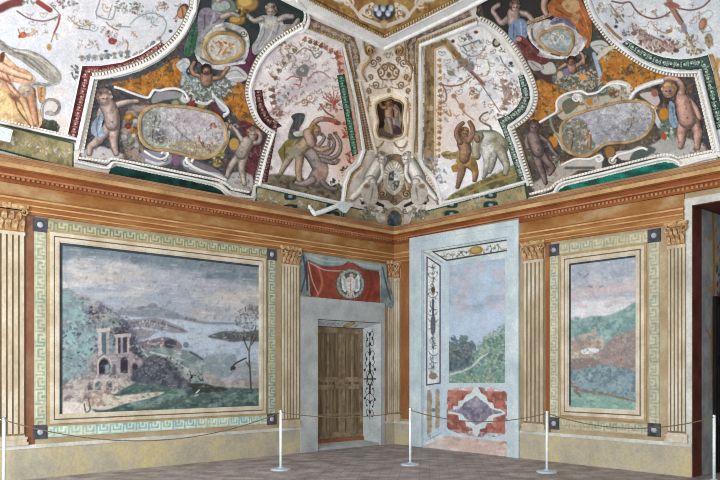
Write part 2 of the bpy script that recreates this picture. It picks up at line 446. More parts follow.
def beads(name, p, sp, w, h, surf, mat, parent=None, sm=True, fill=.6, base=.004):
    p = smooth(p) if sm else pts(p); p = resamp(p, sp)
    if len(p) < 3: return None
    t, n = offs(p); V = []; Fc = []
    for l in (base, base+h):
        for a, b in ((-1, -1), (1, -1), (1, 1), (-1, 1)):
            k = .78 if l > base else 1
            c = p+t*(a*sp*fill/2*k)+n*(b*w/2*k); V.append(surf(c[:, 0], c[:, 1], l))
    V = np.stack(V, 1).reshape(-1, 3)
    for i in range(len(p)):
        o = i*8; Fc += [(o+4, o+5, o+6, o+7), (o, o+1, o+5, o+4), (o+1, o+2, o+6, o+5), (o+2, o+3, o+7, o+6), (o+3, o, o+4, o+7), (o+3, o+2, o+1, o)]
        if i: Fc += [(o-8+1, o, o+3, o-8+2)]
    return obj(name, V, Fc, mat, parent)
def moulding(root, p, w, off, surf=SV, mat=None, bead=None, bw=2.6, sp=3.4, sm=True, h=.05):
    """white stucco band with a row of beads beside it on a dark fillet; off = sheet offset of the bead row from the band"""
    off *= .84; bw = 3.2; sp = 3.2; w *= .9
    ribbon('stucco_moulding', p, w, h, surf, mat or M['stucco'], root, sm=sm, base=.01)
    if off:
        q = smooth(p) if sm else pts(p)
        q = resamp(q, 2.) if sm else q
        t, n = offs(q); q2 = q+n*off
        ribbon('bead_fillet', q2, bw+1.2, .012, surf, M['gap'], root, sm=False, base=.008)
        beads('bead_row', q2, sp, bw, .022, surf, bead or M['bead'], root, sm=False, base=.019)

def box(x0, x1, y0, y1, z0, z1):
    V = [(x, y, z) for z in (z0, z1) for y in (y0, y1) for x in (x0, x1)]
    Fc = [(0, 2, 3, 1), (4, 5, 7, 6), (0, 1, 5, 4), (2, 6, 7, 3), (0, 4, 6, 2), (1, 3, 7, 5)]
    return V, Fc
def join(parts):
    V = []; Fc = []
    for v, f in parts:
        o = len(V); V += [tuple(q) for q in v]; Fc += [tuple(i+o for i in g) for g in f]
    return V, Fc
def wbox(side, s0, s1, z0, z1, d0, d1):
    """box on a wall: along s, up z, standing out from d0 to d1"""
    return box(s0, s1, -d1, -d0, z0, z1) if side == 'L' else box(-d1, -d0, s0, s1, z0, z1)
def tube(P, r, n=10, cap=True):
    P = np.asarray(P, float); V = []; Fc = []; T = np.gradient(P, axis=0)
    for i, p in enumerate(P):
        t = T[i]/np.linalg.norm(T[i]); a = np.cross(t, (0, 0, 1.) if abs(t[2]) < .9 else (1., 0, 0)); a /= np.linalg.norm(a); b = np.cross(t, a)
        rr = r[i] if hasattr(r, '__len__') else r
        for k in range(n): V.append(p+rr*(a*math.cos(6.2832*k/n)+b*math.sin(6.2832*k/n)))
    for i in range(len(P)-1):
        for k in range(n): Fc.append((i*n+k, i*n+(k+1) % n, (i+1)*n+(k+1) % n, (i+1)*n+k))
    if cap: Fc.append(tuple(range(n))[::-1]); Fc.append(tuple((len(P)-1)*n+k for k in range(n)))
    return V, Fc
def lathe(prof, cx, cy, n=28):
    V = []; Fc = []
    for r, z in prof:
        for k in range(n): V.append((cx+r*math.cos(6.2832*k/n), cy+r*math.sin(6.2832*k/n), z))
    for i in range(len(prof)-1):
        for k in range(n): Fc.append((i*n+k, i*n+(k+1) % n, (i+1)*n+(k+1) % n, (i+1)*n+k))
    Fc.append(tuple(range(n))[::-1]); Fc.append(tuple((len(prof)-1)*n+k for k in range(n)))
    return V, Fc
# ================================================================== SETTING
Ls = lambda x: float(WL(x, 360.)[0]); Rs = lambda x: float(WR(x, 360.)[0])
FAR = -13.2
# floor: worn brick tiles
def floor_mat():
    m, nt, b = nodes('worn_brick_floor', .55)
    ge = nt.nodes.new('ShaderNodeNewGeometry'); mp = nt.nodes.new('ShaderNodeMapping')
    mp.inputs['Rotation'].default_value = (0, 0, math.radians(47)); nt.links.new(ge.outputs['Position'], mp.inputs['Vector'])
    br = nt.nodes.new('ShaderNodeTexBrick'); br.inputs['Scale'].default_value = 1.0
    br.inputs['Brick Width'].default_value = .30; br.inputs['Row Height'].default_value = .15; br.inputs['Mortar Size'].default_value = .006
    br.inputs['Color1'].default_value = (*lin('#b4aeae'), 1); br.inputs['Color2'].default_value = (*lin('#cac4c2'), 1); br.inputs['Mortar'].default_value = (*lin('#8c8686'), 1)
    nt.links.new(mp.outputs[0], br.inputs['Vector'])
    n = nt.nodes.new('ShaderNodeTexNoise'); n.inputs['Scale'].default_value = 3.2; n.inputs['Detail'].default_value = 8; nt.links.new(ge.outputs['Position'], n.inputs['Vector'])
    cr = nt.nodes.new('ShaderNodeValToRGB'); cr.color_ramp.elements[0].position = .35; cr.color_ramp.elements[0].color = (*lin('#b4aaa6'), 1)
    cr.color_ramp.elements[1].position = .65; cr.color_ramp.elements[1].color = (*lin('#e8e2e2'), 1); nt.links.new(n.outputs['Fac'], cr.inputs[0])
    mx = nt.nodes.new('ShaderNodeMixRGB'); mx.blend_type = 'MULTIPLY'; mx.inputs[0].default_value = 1
    nt.links.new(br.outputs['Color'], mx.inputs[1]); nt.links.new(cr.outputs[0], mx.inputs[2]); nt.links.new(mx.outputs[0], b.inputs['Base Color'])
    bp = nt.nodes.new('ShaderNodeBump'); bp.inputs['Strength'].default_value = .4; bp.inputs['Distance'].default_value = .01
    nt.links.new(br.outputs['Fac'], bp.inputs['Height']); bp.invert = True; nt.links.new(bp.outputs[0], b.inputs['Normal'])
    return m
V, Fc = box(FAR-2, 3.2, FAR-2, .8, -.12, 0)
struct(obj('floor', V, Fc, floor_mat()))
# left wall with the door embrasure
dF0, dF1, dFz = -2.10, -.415, 2.575                     # embrasure on the wall face
DD = .25
bx = lambda x, y: WL(x, y, -DD)
dB1, dBz = float(bx(362.5, 380)[0]), float(bx(340, 327.8)[1]); dBb = float(bx(362, 436)[1]); dB0 = -1.98
V, Fc = join([box(FAR, dF0, 0, .5, 0, 5.2), box(dF1, .5, 0, .5, 0, 5.2), box(dF0, dF1, 0, .5, dFz, 5.2), box(dF0, dF1, DD+.07, .5, 0, dFz)])
struct(obj('wall_left', V, Fc, M['wall']))
# right wall with the open doorway at its end
oE, oZ, oF = -6.31, 4.02, -8.4
V, Fc = join([box(0, 1.3, oE, 0, 0, 5.2), box(0, 1.3, oF, oE, oZ, 5.2), box(0, 1.3, FAR, oF, 0, 5.2)])
struct(obj('wall_right', V, Fc, M['wall']))
# vault: two coves and the flat field between
def vault():
    V = []; Fc = []; n = 28
    th = [math.pi/2*i/n for i in range(n+1)]
    for side in (0, 1):
        o = len(V)
        for t in th:
            ins = VA*(1-math.cos(t)); z = Z0+VB*math.sin(t)
            for k in range(2):
                s = (FAR-2) if k == 0 else -ins
                V.append((s, -ins, z) if side == 0 else (-ins, s, z))
        for i in range(n):
            q = (o+2*i, o+2*i+1, o+2*i+3, o+2*i+2); Fc.append(q if side == 0 else q[::-1])
    o = len(V); e = FAR-2
    V += [(-VA, -VA, ZH), (e, -VA, ZH), (e, e, ZH), (-VA, e, ZH)]; Fc.append((o, o+1, o+2, o+3))
    o = len(V); V += [(.6, .6, ZH+.15), (e, .6, ZH+.15), (e, e, ZH+.15), (.6, e, ZH+.15), (.6, .6, Z0), (e, .6, Z0), (.6, e, Z0)]
    Fc += [(o, o+3, o+2, o+1), (o, o+1, o+5, o+4), (o, o+4, o+6, o+3)]
    return V, Fc
V, Fc = vault()
struct(obj('ceiling', V, Fc, M['vault'], smooth=False))

# cornice and entablature along both walls
ka = {'L': -CAM[1], 'R': -CAM[0]}
def app(side, z, p): return 1.6+(z-1.6)*(ka[side]-p)/ka[side]
BANDS = [('crown_moulding', 4.562, 4.652, .17, 'crown'), ('corona', 4.488, 4.562, .145, 'corona'), ('red_soffit_band', 4.392, 4.488, .09, 'redb'),
         ('red_fillet', 4.366, 4.392, .085, 'redl'), ('dentil_ground', 4.312, 4.366, .035, 'redb'), ('lower_fillet', 4.268, 4.312, .05, 'redb'),
         ('frieze', 4.085, 4.268, .02, 'frieze'), ('architrave', 3.845, 4.085, .035, 'arch')]
SINK = .0098         # the right wall's entablature sinks slightly away from the corner
def settle(side, V): return V if side == 'L' else [(x, y, z+SINK*max(y, -7.)) for x, y, z in V]
for side, nm in (('L', 'trim_1'), ('R', 'trim_2')):
    root = None
    for name, za, zb, p, m in BANDS:
        lo, hi = app(side, za, p), app(side, zb, p)
        hi += .004
        if side == 'L': spans = [(FAR, 0)]
        elif zb <= 4.37: spans = [(FAR, oE-.0) if zb < 4.06 else (FAR, -3.25), (-3.25, -3.25)]
        else: spans = [(FAR, -p)]
        if side == 'R' and zb <= 4.37:
            spans = [(FAR, -3.25), (-.515, -p)] if za > 4.1 else [(FAR, oF-.1), (oE+.11, -3.25), (-.515, -p)]
        bs = [wbox(side, a, b, lo, hi, -.002, p) for a, b in spans]
        if name == 'crown_moulding':
            for q, d in ((.012, .182), (.034, .176), (.056, .19)): bs += [wbox(side, a, b if side == 'L' else -d, lo+q, lo+q+.012, 0, d) for a, b in spans]
        if name == 'red_soffit_band': bs += [wbox(side, a, b, lo+.06, hi, 0, p+.03) for a, b in spans]
        V, Fc = join(bs); V = settle(side, V)
        if root is None: root = struct(obj(nm, V, Fc, M[m]))
        else: obj(name, V, Fc, M[m], root)
        if name == 'dentil_ground':
            V = []; bs = []
            for a, b in spans:
                k = a+.05
                while k < b-.12 and k > -10.6 or k <= -10.6:
                    if k > -10.6: bs.append(wbox(side, k, k+.036, lo+.008, hi-.010, .03, .052))
                    k += .068
                    if k > b-.1: break
            V, Fc = join(bs); V = settle(side, V); obj('dentil_row', V, Fc, M['dent'], root)
        if name == 'architrave':
            bs = []
            for za2, zb2, d in ((4.045, 4.07, .055), (3.965, 3.985, .045), (3.885, 3.90, .04)):
                bs += [wbox(side, a, b, app(side, za2, d), app(side, zb2, d), 0, d) for a, b in spans]
            V, Fc = join(bs); V = settle(side, V); obj('architrave_fillet', V, Fc, M['archl'], root)
# painted dado under the murals
def dado(side, nm, spans):
    bs = [wbox(side, a, b, 0, .445, -.001, .015) for a, b in spans]
    V, Fc = join(bs); r = struct(obj(nm, V, Fc, M['dado']))
    V, Fc = join([wbox(side, a, b, .445, .50, -.001, .024) for a, b in spans]); obj('dado_moulding', V, Fc, M['dadol'], r)
dado('L', 'baseboard_left', [(FAR, -2.50), (-.30, 0)])
dado('R', 'baseboard_right', [(FAR, oF-.1), (oE+.001, -3.25), (-.515, -.025)])

# ================================================================== WALL DECORATION
def pilaster(side, s0, s1, zc, zt, nf, text, name='painted_pilaster', zb=.50):
    r = thing(name, text, 'pilaster', 'fluted pilasters between the frescoes')
    w = s1-s0; surf = SL if side == 'L' else SR
    V, Fc = wbox(side, s0, s1, zb+.13, zc, 0, .018); sh = obj('shaft', V, Fc, M['pilb'], r)
    bs = []; k = w/(nf*1.0)
    for i in range(nf):
        a = s0+i*k+k*.18; bs.append(wbox(side, a, a+k*.62, zb+.17, zc-.05, .015, .034))
    bs.append(wbox(side, s0, s1, zc-.05, zc, .015, .036))
    V, Fc = join(bs); obj('fluting', V, Fc, M['pill'], sh)
    bs = [wbox(side, s0-.04*min(1, w*3), s1+.04*min(1, w*3), zb, zb+.045, 0, .05), wbox(side, s0-.02, s1+.02, zb+.045, zb+.085, 0, .04), wbox(side, s0-.03, s1+.03, zb+.085, zb+.12, 0, .048), wbox(side, s0, s1, zb+.12, zb+.14, 0, .036)]
    V, Fc = join(bs); obj('base', V, Fc, M['pill'], r)
    # corinthian capital: bell, two rows of curling leaves, volutes, abacus
    H = zt-zc; V, Fc = wbox(side, s0+.01, s1-.01, zc, zt-.05, 0, .04); cap = obj('capital', V, Fc, M['capd'], r)
    bs = []
    def leaf(sc, z, lw, lh, d0):
        P = [(0, 0, d0), (.35, .45, d0+.022), (.5, .8, d0+.045), (.3, 1., d0+.075), (.05, .92, d0+.08)]
        Vv = []
        for q, h, d in P:
            for sg in (-1, 1):
                Vv.append((sc+sg*lw*.5*(q*.4+.5)*(1.1 if h < .9 else .5), z+lh*h, d))
        m = len(Vv); Vv += [(a, b, max(d-.02, 0)) for a, b, d in Vv]; ff = []
        for i in range(len(P)-1):
            a = 2*i; ff += [(a, a+1, a+3, a+2), (m+a+2, m+a+3, m+a+1, m+a), (a, a+2, m+a+2, m+a), (a+3, a+1, m+a+1, m+a+3)]
        ff += [(1, 0, m, m+1), (m-2, m-1, 2*m-1, 2*m-2)]
        return [((a, -d, b) if side == 'L' else (-d, a, b)) for a, b, d in Vv], ff
    n1 = max(2, nf-1)
    for i in range(n1): bs.append(leaf(s0+(i+.5)*w/n1, zc+.005, w/n1*.95, H*.42, .036))
    for i in range(n1-1): bs.append(leaf(s0+(i+1)*w/n1, zc+H*.25, w/n1*.95, H*.45, .036))
    for sg in (-1, 1):
        cs = (s0+s1)/2+sg*(w*.5-.005); t = np.linspace(0, 2.2*math.pi, 12); rad = .055*(1-t/t[-1]*.7)
        Pp = np.stack([cs-sg*.02+sg*rad*np.sin(t), zt-.105+rad*np.cos(t)], -1); q = [((a, -.065, b) if side == 'L' else (-.065, a, b)) for a, b in Pp]
        bs.append(tube(q, .016, 6))
    V, Fc = join(bs); obj('acanthus_leaves', V, Fc, M['capl'], cap)
    V, Fc = join([wbox(side, s0-.035, s1+.035, zt-.05, zt, 0, .075), wbox(side, s0-.02, s1+.02, zt-.065, zt-.05, 0, .06), wbox(side, (s0+s1)/2-.03, (s0+s1)/2+.03, zt-.06, zt+.012, .05, .09)])
    obj('abacus', V, Fc, M['capl'], cap); return r
pilaster('L', Ls(-12), Ls(24.5), 3.57, 3.955, 6, 'cream fluted pilaster at the far left of the room, beside the big seascape')
pilaster('L', Ls(281), Ls(298.5), 3.57, 3.90, 6, 'cream fluted pilaster between the big seascape and the door')
pilaster('L', -.21, -.035, 3.55, 3.89, 3, 'narrow fluted pilaster folding into the corner on the door side')
pilaster('R', -.20, -.03, 3.53, 3.87, 3, 'narrow fluted pilaster folding into the corner on the false niche side')
pilaster('R', Rs(544.5), Rs(524), 3.53, 3.85, 5, 'cream fluted pilaster between the false niche and the small landscape')
pilaster('R', Rs(686.5), Rs(668), 3.46, 3.80, 5, 'cream fluted pilaster next to the dark doorway')
# red-brown fields beside the pilasters
def field(side, s0, s1, z0, z1, text, m='redstrip'):
    V, Fc = wbox(side, s0, s1, z0, z1, -.001, .006); o = obj('red_wall_strip', V, Fc, M[m]); o['label'] = text; o['category'] = 'painted strip'
field('L', Ls(25), Ls(34.5), .50, 3.84, 'red-brown painted strip right of the far left pilaster')
field('R', -.50, -.215, .55, 3.84, 'red-brown painted strip between the corner pilaster and the false niche', 'redstrip2')
field('R', Rs(551), Rs(545.5), .50, 3.84, 'thin red-brown painted strip left of the small landscape border', 'redstrip2')

KEY = ["11111110", "10000010", "10111010", "10101010", "00101110"]
KEY = np.array([[int(c) for c in r] for r in KEY])
def key_paint(s0, z0, w, horiz, bg, ln, acc):
    bg, ln, acc = hx(bg), hx(ln), hx(acc); nr, ncol = KEY.shape
    def f(S, Z):
        u, v = ((S-s0)/w, (Z-z0)/w) if horiz else ((Z-z0)/w, (S-s0)/w)
        r = np.floor(v*(nr+1.4)-.7).astype(int); c = np.floor(u*(nr+1.4)).astype(int) % ncol
        ok = (r >= 0) & (r < nr) & (c < ncol)
        b = KEY[np.clip(r, 0, nr-1), np.clip(c, 0, ncol-1)]*ok
        n = fbm(S, Z, .35, 3); q = np.clip((n-.35)/.3, 0, 1)[:, None]
        g = bg*(1-q)+acc*q
        C = np.where((b > 0)[:, None], ln, g)
        C = np.where((~ok)[:, None], C*.55+ln*.45, C)
        return C*(.92+.16*vn(S, Z, .05, 4))[:, None]
    return f
def key_border(root, side, sA, sB, zA, zB, w, tones):
    surf = SL if side == 'L' else SR
    for j, (nm, a) in enumerate((('bottom', zA), ('top', zB))):
        rect('greek_key_border', sA+w/2+.02, sB-w/2-.02, a-w/2, a+w/2, surf, key_paint(sA, a-w/2, w, True, *tones[0 if j == 0 else 1]), .008, .0125, root, px=False)
    for j, a in enumerate((sA, sB)):
        rect('greek_key_border', a-w/2, a+w/2, zA+w/2+.02, zB-w/2-.02, surf, key_paint(a-w/2, zA, w, False, *tones[2]), .008, .0125, root, px=False)
    for a in (sA, sB):
        for b in (zA, zB):
            V, Fc = wbox(side, a-w*.6, a+w*.6, b-w*.6, b+w*.6, 0, .016); c = obj('corner_rosette', V, Fc, M['rosk'], root)
            P = lambda r, d: [((a+r*math.cos(t*.5236), -d, b+r*math.sin(t*.5236)) if side == 'L' else (-d, a+r*math.cos(t*.5236), b+r*math.sin(t*.5236))) for t in range(12)]
            Vv = P(w*.27, .014)+P(w*.22, .03)+P(w*.08, .038); ff = [(i+12*k, (i+1) % 12+12*k, (i+1) % 12+12*k+12, i+12*k+12) for k in range(2) for i in range(12)]+[tuple(range(24, 36))]
            obj('boss', Vv, ff, M['rosw'], c)
def ring(side, s0, s1, z0, z1, a, b, d):
    """rectangular frame band running from a to b outside the given opening"""
    O = [(s0-b, z0-b), (s1+b, z0-b), (s1+b, z1+b), (s0-b, z1+b)]; I = [(s0-a, z0-a), (s1+a, z0-a), (s1+a, z1+a), (s0-a, z1+a)]
    Q = [(p, 0.) for p in O]+[(p, 0.) for p in I]+[(p, d) for p in O]+[(p, d) for p in I]
    V = [((p[0], -h, p[1]) if side == 'L' else (-h, p[0], p[1])) for p, h in Q]; Fc = []
    for i in range(4):
        j = (i+1) % 4; Fc += [(8+i, 8+j, 12+j, 12+i), (i, j, 8+j, 8+i), (4+j, 4+i, 12+i, 12+j), (j, i, 4+i, 4+j)]
    return V, Fc
def frame(root, side, s0, s1, z0, z1):
    for nm, a, b, d, m in (('frame_fillet', .0, .018, .022, 'frame_l'), ('frame_moulding', .018, .07, .034, 'frame_l'), ('frame_groove', .07, .09, .02, 'frame_d'), ('frame_moulding', .09, .14, .03, 'frame_l'), ('frame_outer_edge', .14, .175, .018, 'frame_m')):
        V, Fc = ring(side, s0, s1, z0, z1, a, b, d); obj(nm, V, Fc, M[m], root)
# ------------------------------------------------------------------ the big seascape
r = thing('landscape_fresco', 'wide framed seascape fresco with ruins and mountain, on the left wall', 'fresco')
p = Paint('#969ca6', .48, 1.38)
p.noise('#a89e96', 30, .42, .62, 2, .8, '58,262 110,266 200,285 262,295 262,320 58,318', 8, .45, 1.6)
p.noise('#8898aa', 34, .45, .65, 5, .8, '58,285 262,305 262,345 58,340', 8, .5, 1.4)
p.poly('50,235 265,258 265,286 190,272 130,262 50,263', '#72858f', 9, False)
p.noise('#62788a', 14, .5, .7, 3, .7, '50,235 265,258 265,290 150,272 50,264', 6, .35, 1.6)
p.noise('#b6b0aa', 16, .52, .7, 9, .6, '58,258 262,280 262,318 58,300', 6, .4, 1.5)
# sea and far shores
p.poly('120,314 150,318 200,322 262,322 262,375 200,365 150,345', '#9aaabb', 3)
p.noise('#8ea2ba', 8, .45, .65, 4, .6, '150,322 262,326 262,372 200,366', 3, .25, 1.5)
p.poly('104,312 126,309 140,307.5 150,305.5 160,307.5 172,311 184,316 205,321.5 240,322.5 240,324.5 205,324 184,320 160,317 135,317', '#7c8792', 1.4); p.noise('#67747e', 5, .5, .68, 28, .7, '104,312 150,305 184,316 205,322 160,317', 1)
p.poly('148,305 153,303 158,306 152,308', '#7a8088', 1)
p.poly('126,322 140,319 156,318 176,325 188,332 176,333 158,332 148,338 138,338', '#84848f', 1)
p.st('130,323 150,321 170,326 184,331', 1.6, '#6c6a74'); p.st('126,330 140,328 160,331', 2, '#9aa4b0')
p.spray(150, 326, 40, 18, 5, ['#6f6e78', '#989aa2', '#a9a4a0'], 3, (.6, 1.6))
p.poly('138,344 150,340 165,337 178,341 182,348 172,351 150,352', '#7d727c', 1)
p.spray(158, 344, 60, 20, 6, ['#5e5666', '#a08a8c', '#b6a49c', '#6a7078'], 4, (.5, 1.5))
p.poly('142,352 158,348 176,349 194,352 206,362 212,372 206,384 190,384 172,370 158,360', '#7f908e', 1.5)
p.noise('#5f7a80', 7, .45, .65, 6, .7, '142,352 176,349 206,362 212,372 190,384 158,360', 2)
p.st('150,352 170,358 188,370', 1.5, '#a3a8a4'); p.st('190,352 203,360 211,372', 2, '#56626a'); p.blob(170, 344, 6, 4.5, '#535666'); p.blob(186, 345, 3, 3, '#6c7c8c')
# mountain on the left
MT = '58,288 68,288 76,293 84,298 89,298 93,304 99,307 104,311 112,310 121,316 128,322 127,332 136,344 143,352 150,366 150,400 58,405'
p.poly(MT, '#74888c', 1, False)
p.noise('#78a09c', 22, .38, .58, 11, .9, '58,300 80,300 98,330 90,360 80,372 58,372', 8)
p.noise('#62607a', 9, .42, .62, 12, .85, '82,298 125,318 145,355 148,372 110,360 88,330', 5)
p.noise('#a09490', 6, .5, .68, 13, .75, '60,287 90,297 125,316 126,330 100,328 76,303', 3)
p.noise('#4a4a5c', 4, .55, .7, 14, .8, '76,296 126,316 146,356 120,352 90,322', 3)
p.spray(105, 318, 70, 22, 10, ['#50505e', '#8a7c7c', '#6c7480', '#97898a'], 5, (.6, 1.8))
p.spray(82, 345, 90, 22, 26, ['#5c6c80', '#7ea29e', '#8a96a0', '#5a5a70', '#688c90'], 6, (.8, 2.4))
p.poly('112,330 128,332 140,350 152,366 148,376 126,360', '#54525f', 2)
# ruins
r_ = random.Random(9)
for i in range(520):
    x = r_.uniform(60, 150); y0 = np.interp(x, [60, 84, 104, 128, 145, 152], [290, 299, 312, 324, 356, 368]); y = r_.uniform(y0+1, 384)
    g = ['#5a6472', '#80888e', '#8f8988', '#67757c', '#4e5462', '#8aa09c', '#6f8f8c'] if x > 92 else ['#7fa09c', '#6a8a90', '#8c989c', '#5c7480', '#98a4a0', '#6f7c88']
    k = r_.uniform(.5, 1.5); p.blob(x, y, k*1.3, k*.7, r_.choice(g), r_.uniform(-30, 60), a=.7)
p.poly('62,404 60,390 70,380 84,376 96,373 118,371 140,369 152,373 158,378 142,384 124,388 112,396 96,402', '#a2978c', 1.8)
p.poly('91,358 97,353 112,354 116,350 130,352 138,357 143,362 142,374 94,378', '#8f878a', 1.4); p.noise('#6c6672', 4, .45, .65, 15, .7, '91,358 112,354 130,352 143,362 142,374 94,378', 1.5); p.noise('#b0a49a', 3, .55, .7, 27, .6, '91,358 112,354 130,352 143,362 142,374 94,378', 1.5)
p.poly('98,332 101,331 102,354 98,356', '#aaa098', .6, False); p.poly('106,331 109,331 109,354 106,355', '#9c948f', .6, False); p.poly('96.5,329 110,327.5 110,331 97,332.5', '#b0a69c', .6, False); p.poly('102,333 106,333 106,354 102,355', '#56707a', .8, False)
for x, cc in ((116.5, '#a0968f'), (121.5, '#8e858a'), (128, '#9a9090')): p.poly([[x-1.2, 337], [x+1.2, 337], [x+1.2, 354], [x-1.2, 354]], cc, .6, False)
p.poly('114,334.5 131,333 131,336.5 114.5,337.8', '#a59b94', .6, False); p.poly('118,338 120.4,338 120.4,353 118,353', '#4f4c5c', .7, False); p.poly('123,338 127,338 127,352 123,353', '#544e5c', .7, False)
def arch(x, y0, y1, w, cc): p.poly([[x-w, y1], [x-w, y0+w], [x-w*.6, y0+w*.3], [x, y0], [x+w*.6, y0+w*.3], [x+w, y0+w], [x+w, y1]], cc, .9, False)
arch(104, 358.5, 374, 5.4, '#453f52'); arch(124, 357, 373, 3.6, '#4a4454'); arch(135, 363, 374, 2.8, '#4c4656'); arch(114, 364, 375, 1.8, '#6a6470'); p.poly('105,365 109,364 109,373 105,374', '#6a8c94', .9, False); p.st('98,374 98,362 101,357.5 105,356.5 109,359 111,364', 1.2, '#b5a99c')
arch(90, 382, 390, 2.6, '#66656c'); arch(98, 381, 390, 2.8, '#5d6c6e'); arch(109, 380, 390, 2.6, '#6a656a'); p.st('84,394 87,386 93,382', 1.1, '#8d7c74')
p.noise('#6c6068', 5, .5, .68, 16, .6, '62,380 150,370 158,380 110,398 62,404', 3); p.noise('#c4b8aa', 4, .56, .72, 26, .5, '62,380 150,370 158,380 110,398 62,404', 3)
for i in range(200):
    x = r_.uniform(64, 156); y = r_.uniform(330, 400); k = r_.uniform(.4, 1.1); p.blob(x, y, k*1.5, k*.6, r_.choice(['#5c5866', '#8c8686', '#a89e94', '#6c7480', '#b4aaa0']), r_.uniform(-40, 40), a=.5)
# foreground
p.poly('58,420 58,412 96,408 118,392 142,380 168,376 190,384 220,388 262,386 262,420', '#506e68', 1.5)
p.noise('#3f5a5c', 9, .45, .65, 17, .7, '58,412 120,392 190,384 262,386 262,410 58,420', 2, .6, 1.4)
p.noise('#7ea090', 7, .5, .68, 18, .6, '118,396 190,388 262,392 262,404 120,410', 2, .6, 1.4)
p.poly('84,406 86,398 96,392 108,394 118,396 136,394 164,392 150,398 124,404 104,410', '#b6a694', 1)
p.noise('#8a7260', 6, .48, .65, 19, .7, '84,406 96,392 164,392 124,404', 2)
p.poly('58,418 60,404 76,402 90,408 96,418', '#c0b0a4', 1.5); p.st('84,404 86,412 90,409 88,398', 1.4, '#6a5a54')
p.poly('130,380 143,364 150,356 162,357 172,363 181,375 196,387 198,391 182,389 158,385', '#525866', 2.2)
p.noise('#6c6c76', 4, .45, .65, 20, .8, '126,380 150,354 182,374 196,390 160,386', 2)
p.spray(162, 369, 200, 22, 13, ['#444a58', '#566468', '#70707a', '#4c5258', '#7a827e', '#5c6a6c'], 7, (.5, 1.6))
p.poly('190,384 208,384 226,388 222,392 196,392', '#4c504e', 1.5); p.spray(196, 376, 34, 9, 6, ['#2e3036', '#494c50', '#9a9488'], 8, (.6, 1.5))
p.poly('203,372 224,380 248,378 258,380 258,388 228,387 208,384', '#9c9690', 1.5); p.noise('#7c7a70', 5, .5, .65, 21, .6, '203,372 258,380 258,388 208,384', 2)
p.poly('230,366 248,362 258,364 258,380 244,378 232,374', '#8c949c', 2); p.poly('206,356 235,355 232,374 218,378 206,368', '#7d8f96', 2)
p.st('231,370 233,366 236,363 246,358', 1.4, '#4a4640'); p.blob(233, 368, 2.5, 2, '#504a48')
p.st('196,393 199,390', 1.2, '#b8bcb8'); p.st('194,396 198,395', 1., '#a9aea8')
p.poly('208,337 216,333 228,331 244,332 262,330 262,341 246,341 232,342 222,340', '#62686c', 1.2); p.spray(238, 336, 40, 18, 4, ['#545a5c', '#7a7c78', '#4a5052'], 9, (.7, 1.7))
# tree by the right edge
p.st('251,392 250,372 249,352 252,338 256,326', (1.9, .9), '#5c564e'); p.st('249,352 245,343 243,338', 1.2, '#544e44'); p.st('251,345 256,338', 1., '#544e44'); p.st('250,368 246,362', 1., '#544e44')
p.spray(248, 320, 150, 13, 15, ['#7a7f82', '#8a8e8e', '#686c6e', '#747878'], 10, (.5, 1.4)); p.spray(254, 308, 24, 6, 4, ['#6f7478', '#7f8484'], 11, (.6, 1.5)); p.spray(240, 334, 24, 7, 5, ['#60686a', '#7c8280'], 12, (.6, 1.5))
for i in range(420):
    x = r_.uniform(60, 260); y = r_.uniform(374, 406); k = r_.uniform(.5, 1.4)
    if inside(pts('118,396 150,380 190,386 262,386 262,410 90,412'), np.array([x]), np.array([y]))[0]: p.blob(x, y, k*1.6, k*.6, r_.choice(['#4a625e', '#6c8a80', '#7c948a', '#54706c', '#8a9080']), a=.6)
for i in range(300):
    x = r_.uniform(60, 260); y = r_.uniform(244, 320); p.st([[x, y], [x+r_.uniform(4, 14), y+r_.uniform(.3, 1.6)]], r_.uniform(.5, 1.3), r_.choice(['#8496a6', '#b4b4b8', '#a09ca0', '#c4c0bc', '#7a8c9c']), a=.35)
for i in range(160):
    x = r_.uniform(150, 256); y = r_.uniform(325, 372); k = r_.uniform(.6, 1.4); p.blob(x, y, k*2, k*.6, r_.choice(['#9aacbc', '#7c8c94', '#b0b8bc', '#6c7880']), 5, a=.4)
p.noise('#c9c4be', 5, .6, .8, 23, .2); p.noise('#4a5058', 4, .62, .8, 24, .2)
PS = (-6.93, -3.44, .93, 3.45)
rect('painting', *PS, SL, p, .006, .0125, r)
frame(r, 'L', -6.968, -3.44, .93, 3.488)
V, Fc = join([wbox('L', -6.968, PS[1], PS[3], 3.488, 0, .012), wbox('L', -6.968, PS[0], PS[2], PS[3], 0, .012)]); obj('frame_painted_shadow', V, Fc, M['frame_k'], r)  # painted shadow along the inner top and left of the frame
key_border(r, 'L', -7.244, -3.157, .675, 3.715, .17, (('#84a8aa', '#c2ccba', '#a0b0a0'), ('#747c6c', '#b2ae8c', '#84846a'), ('#7c9088', '#bcb89c', '#9aa08c')))

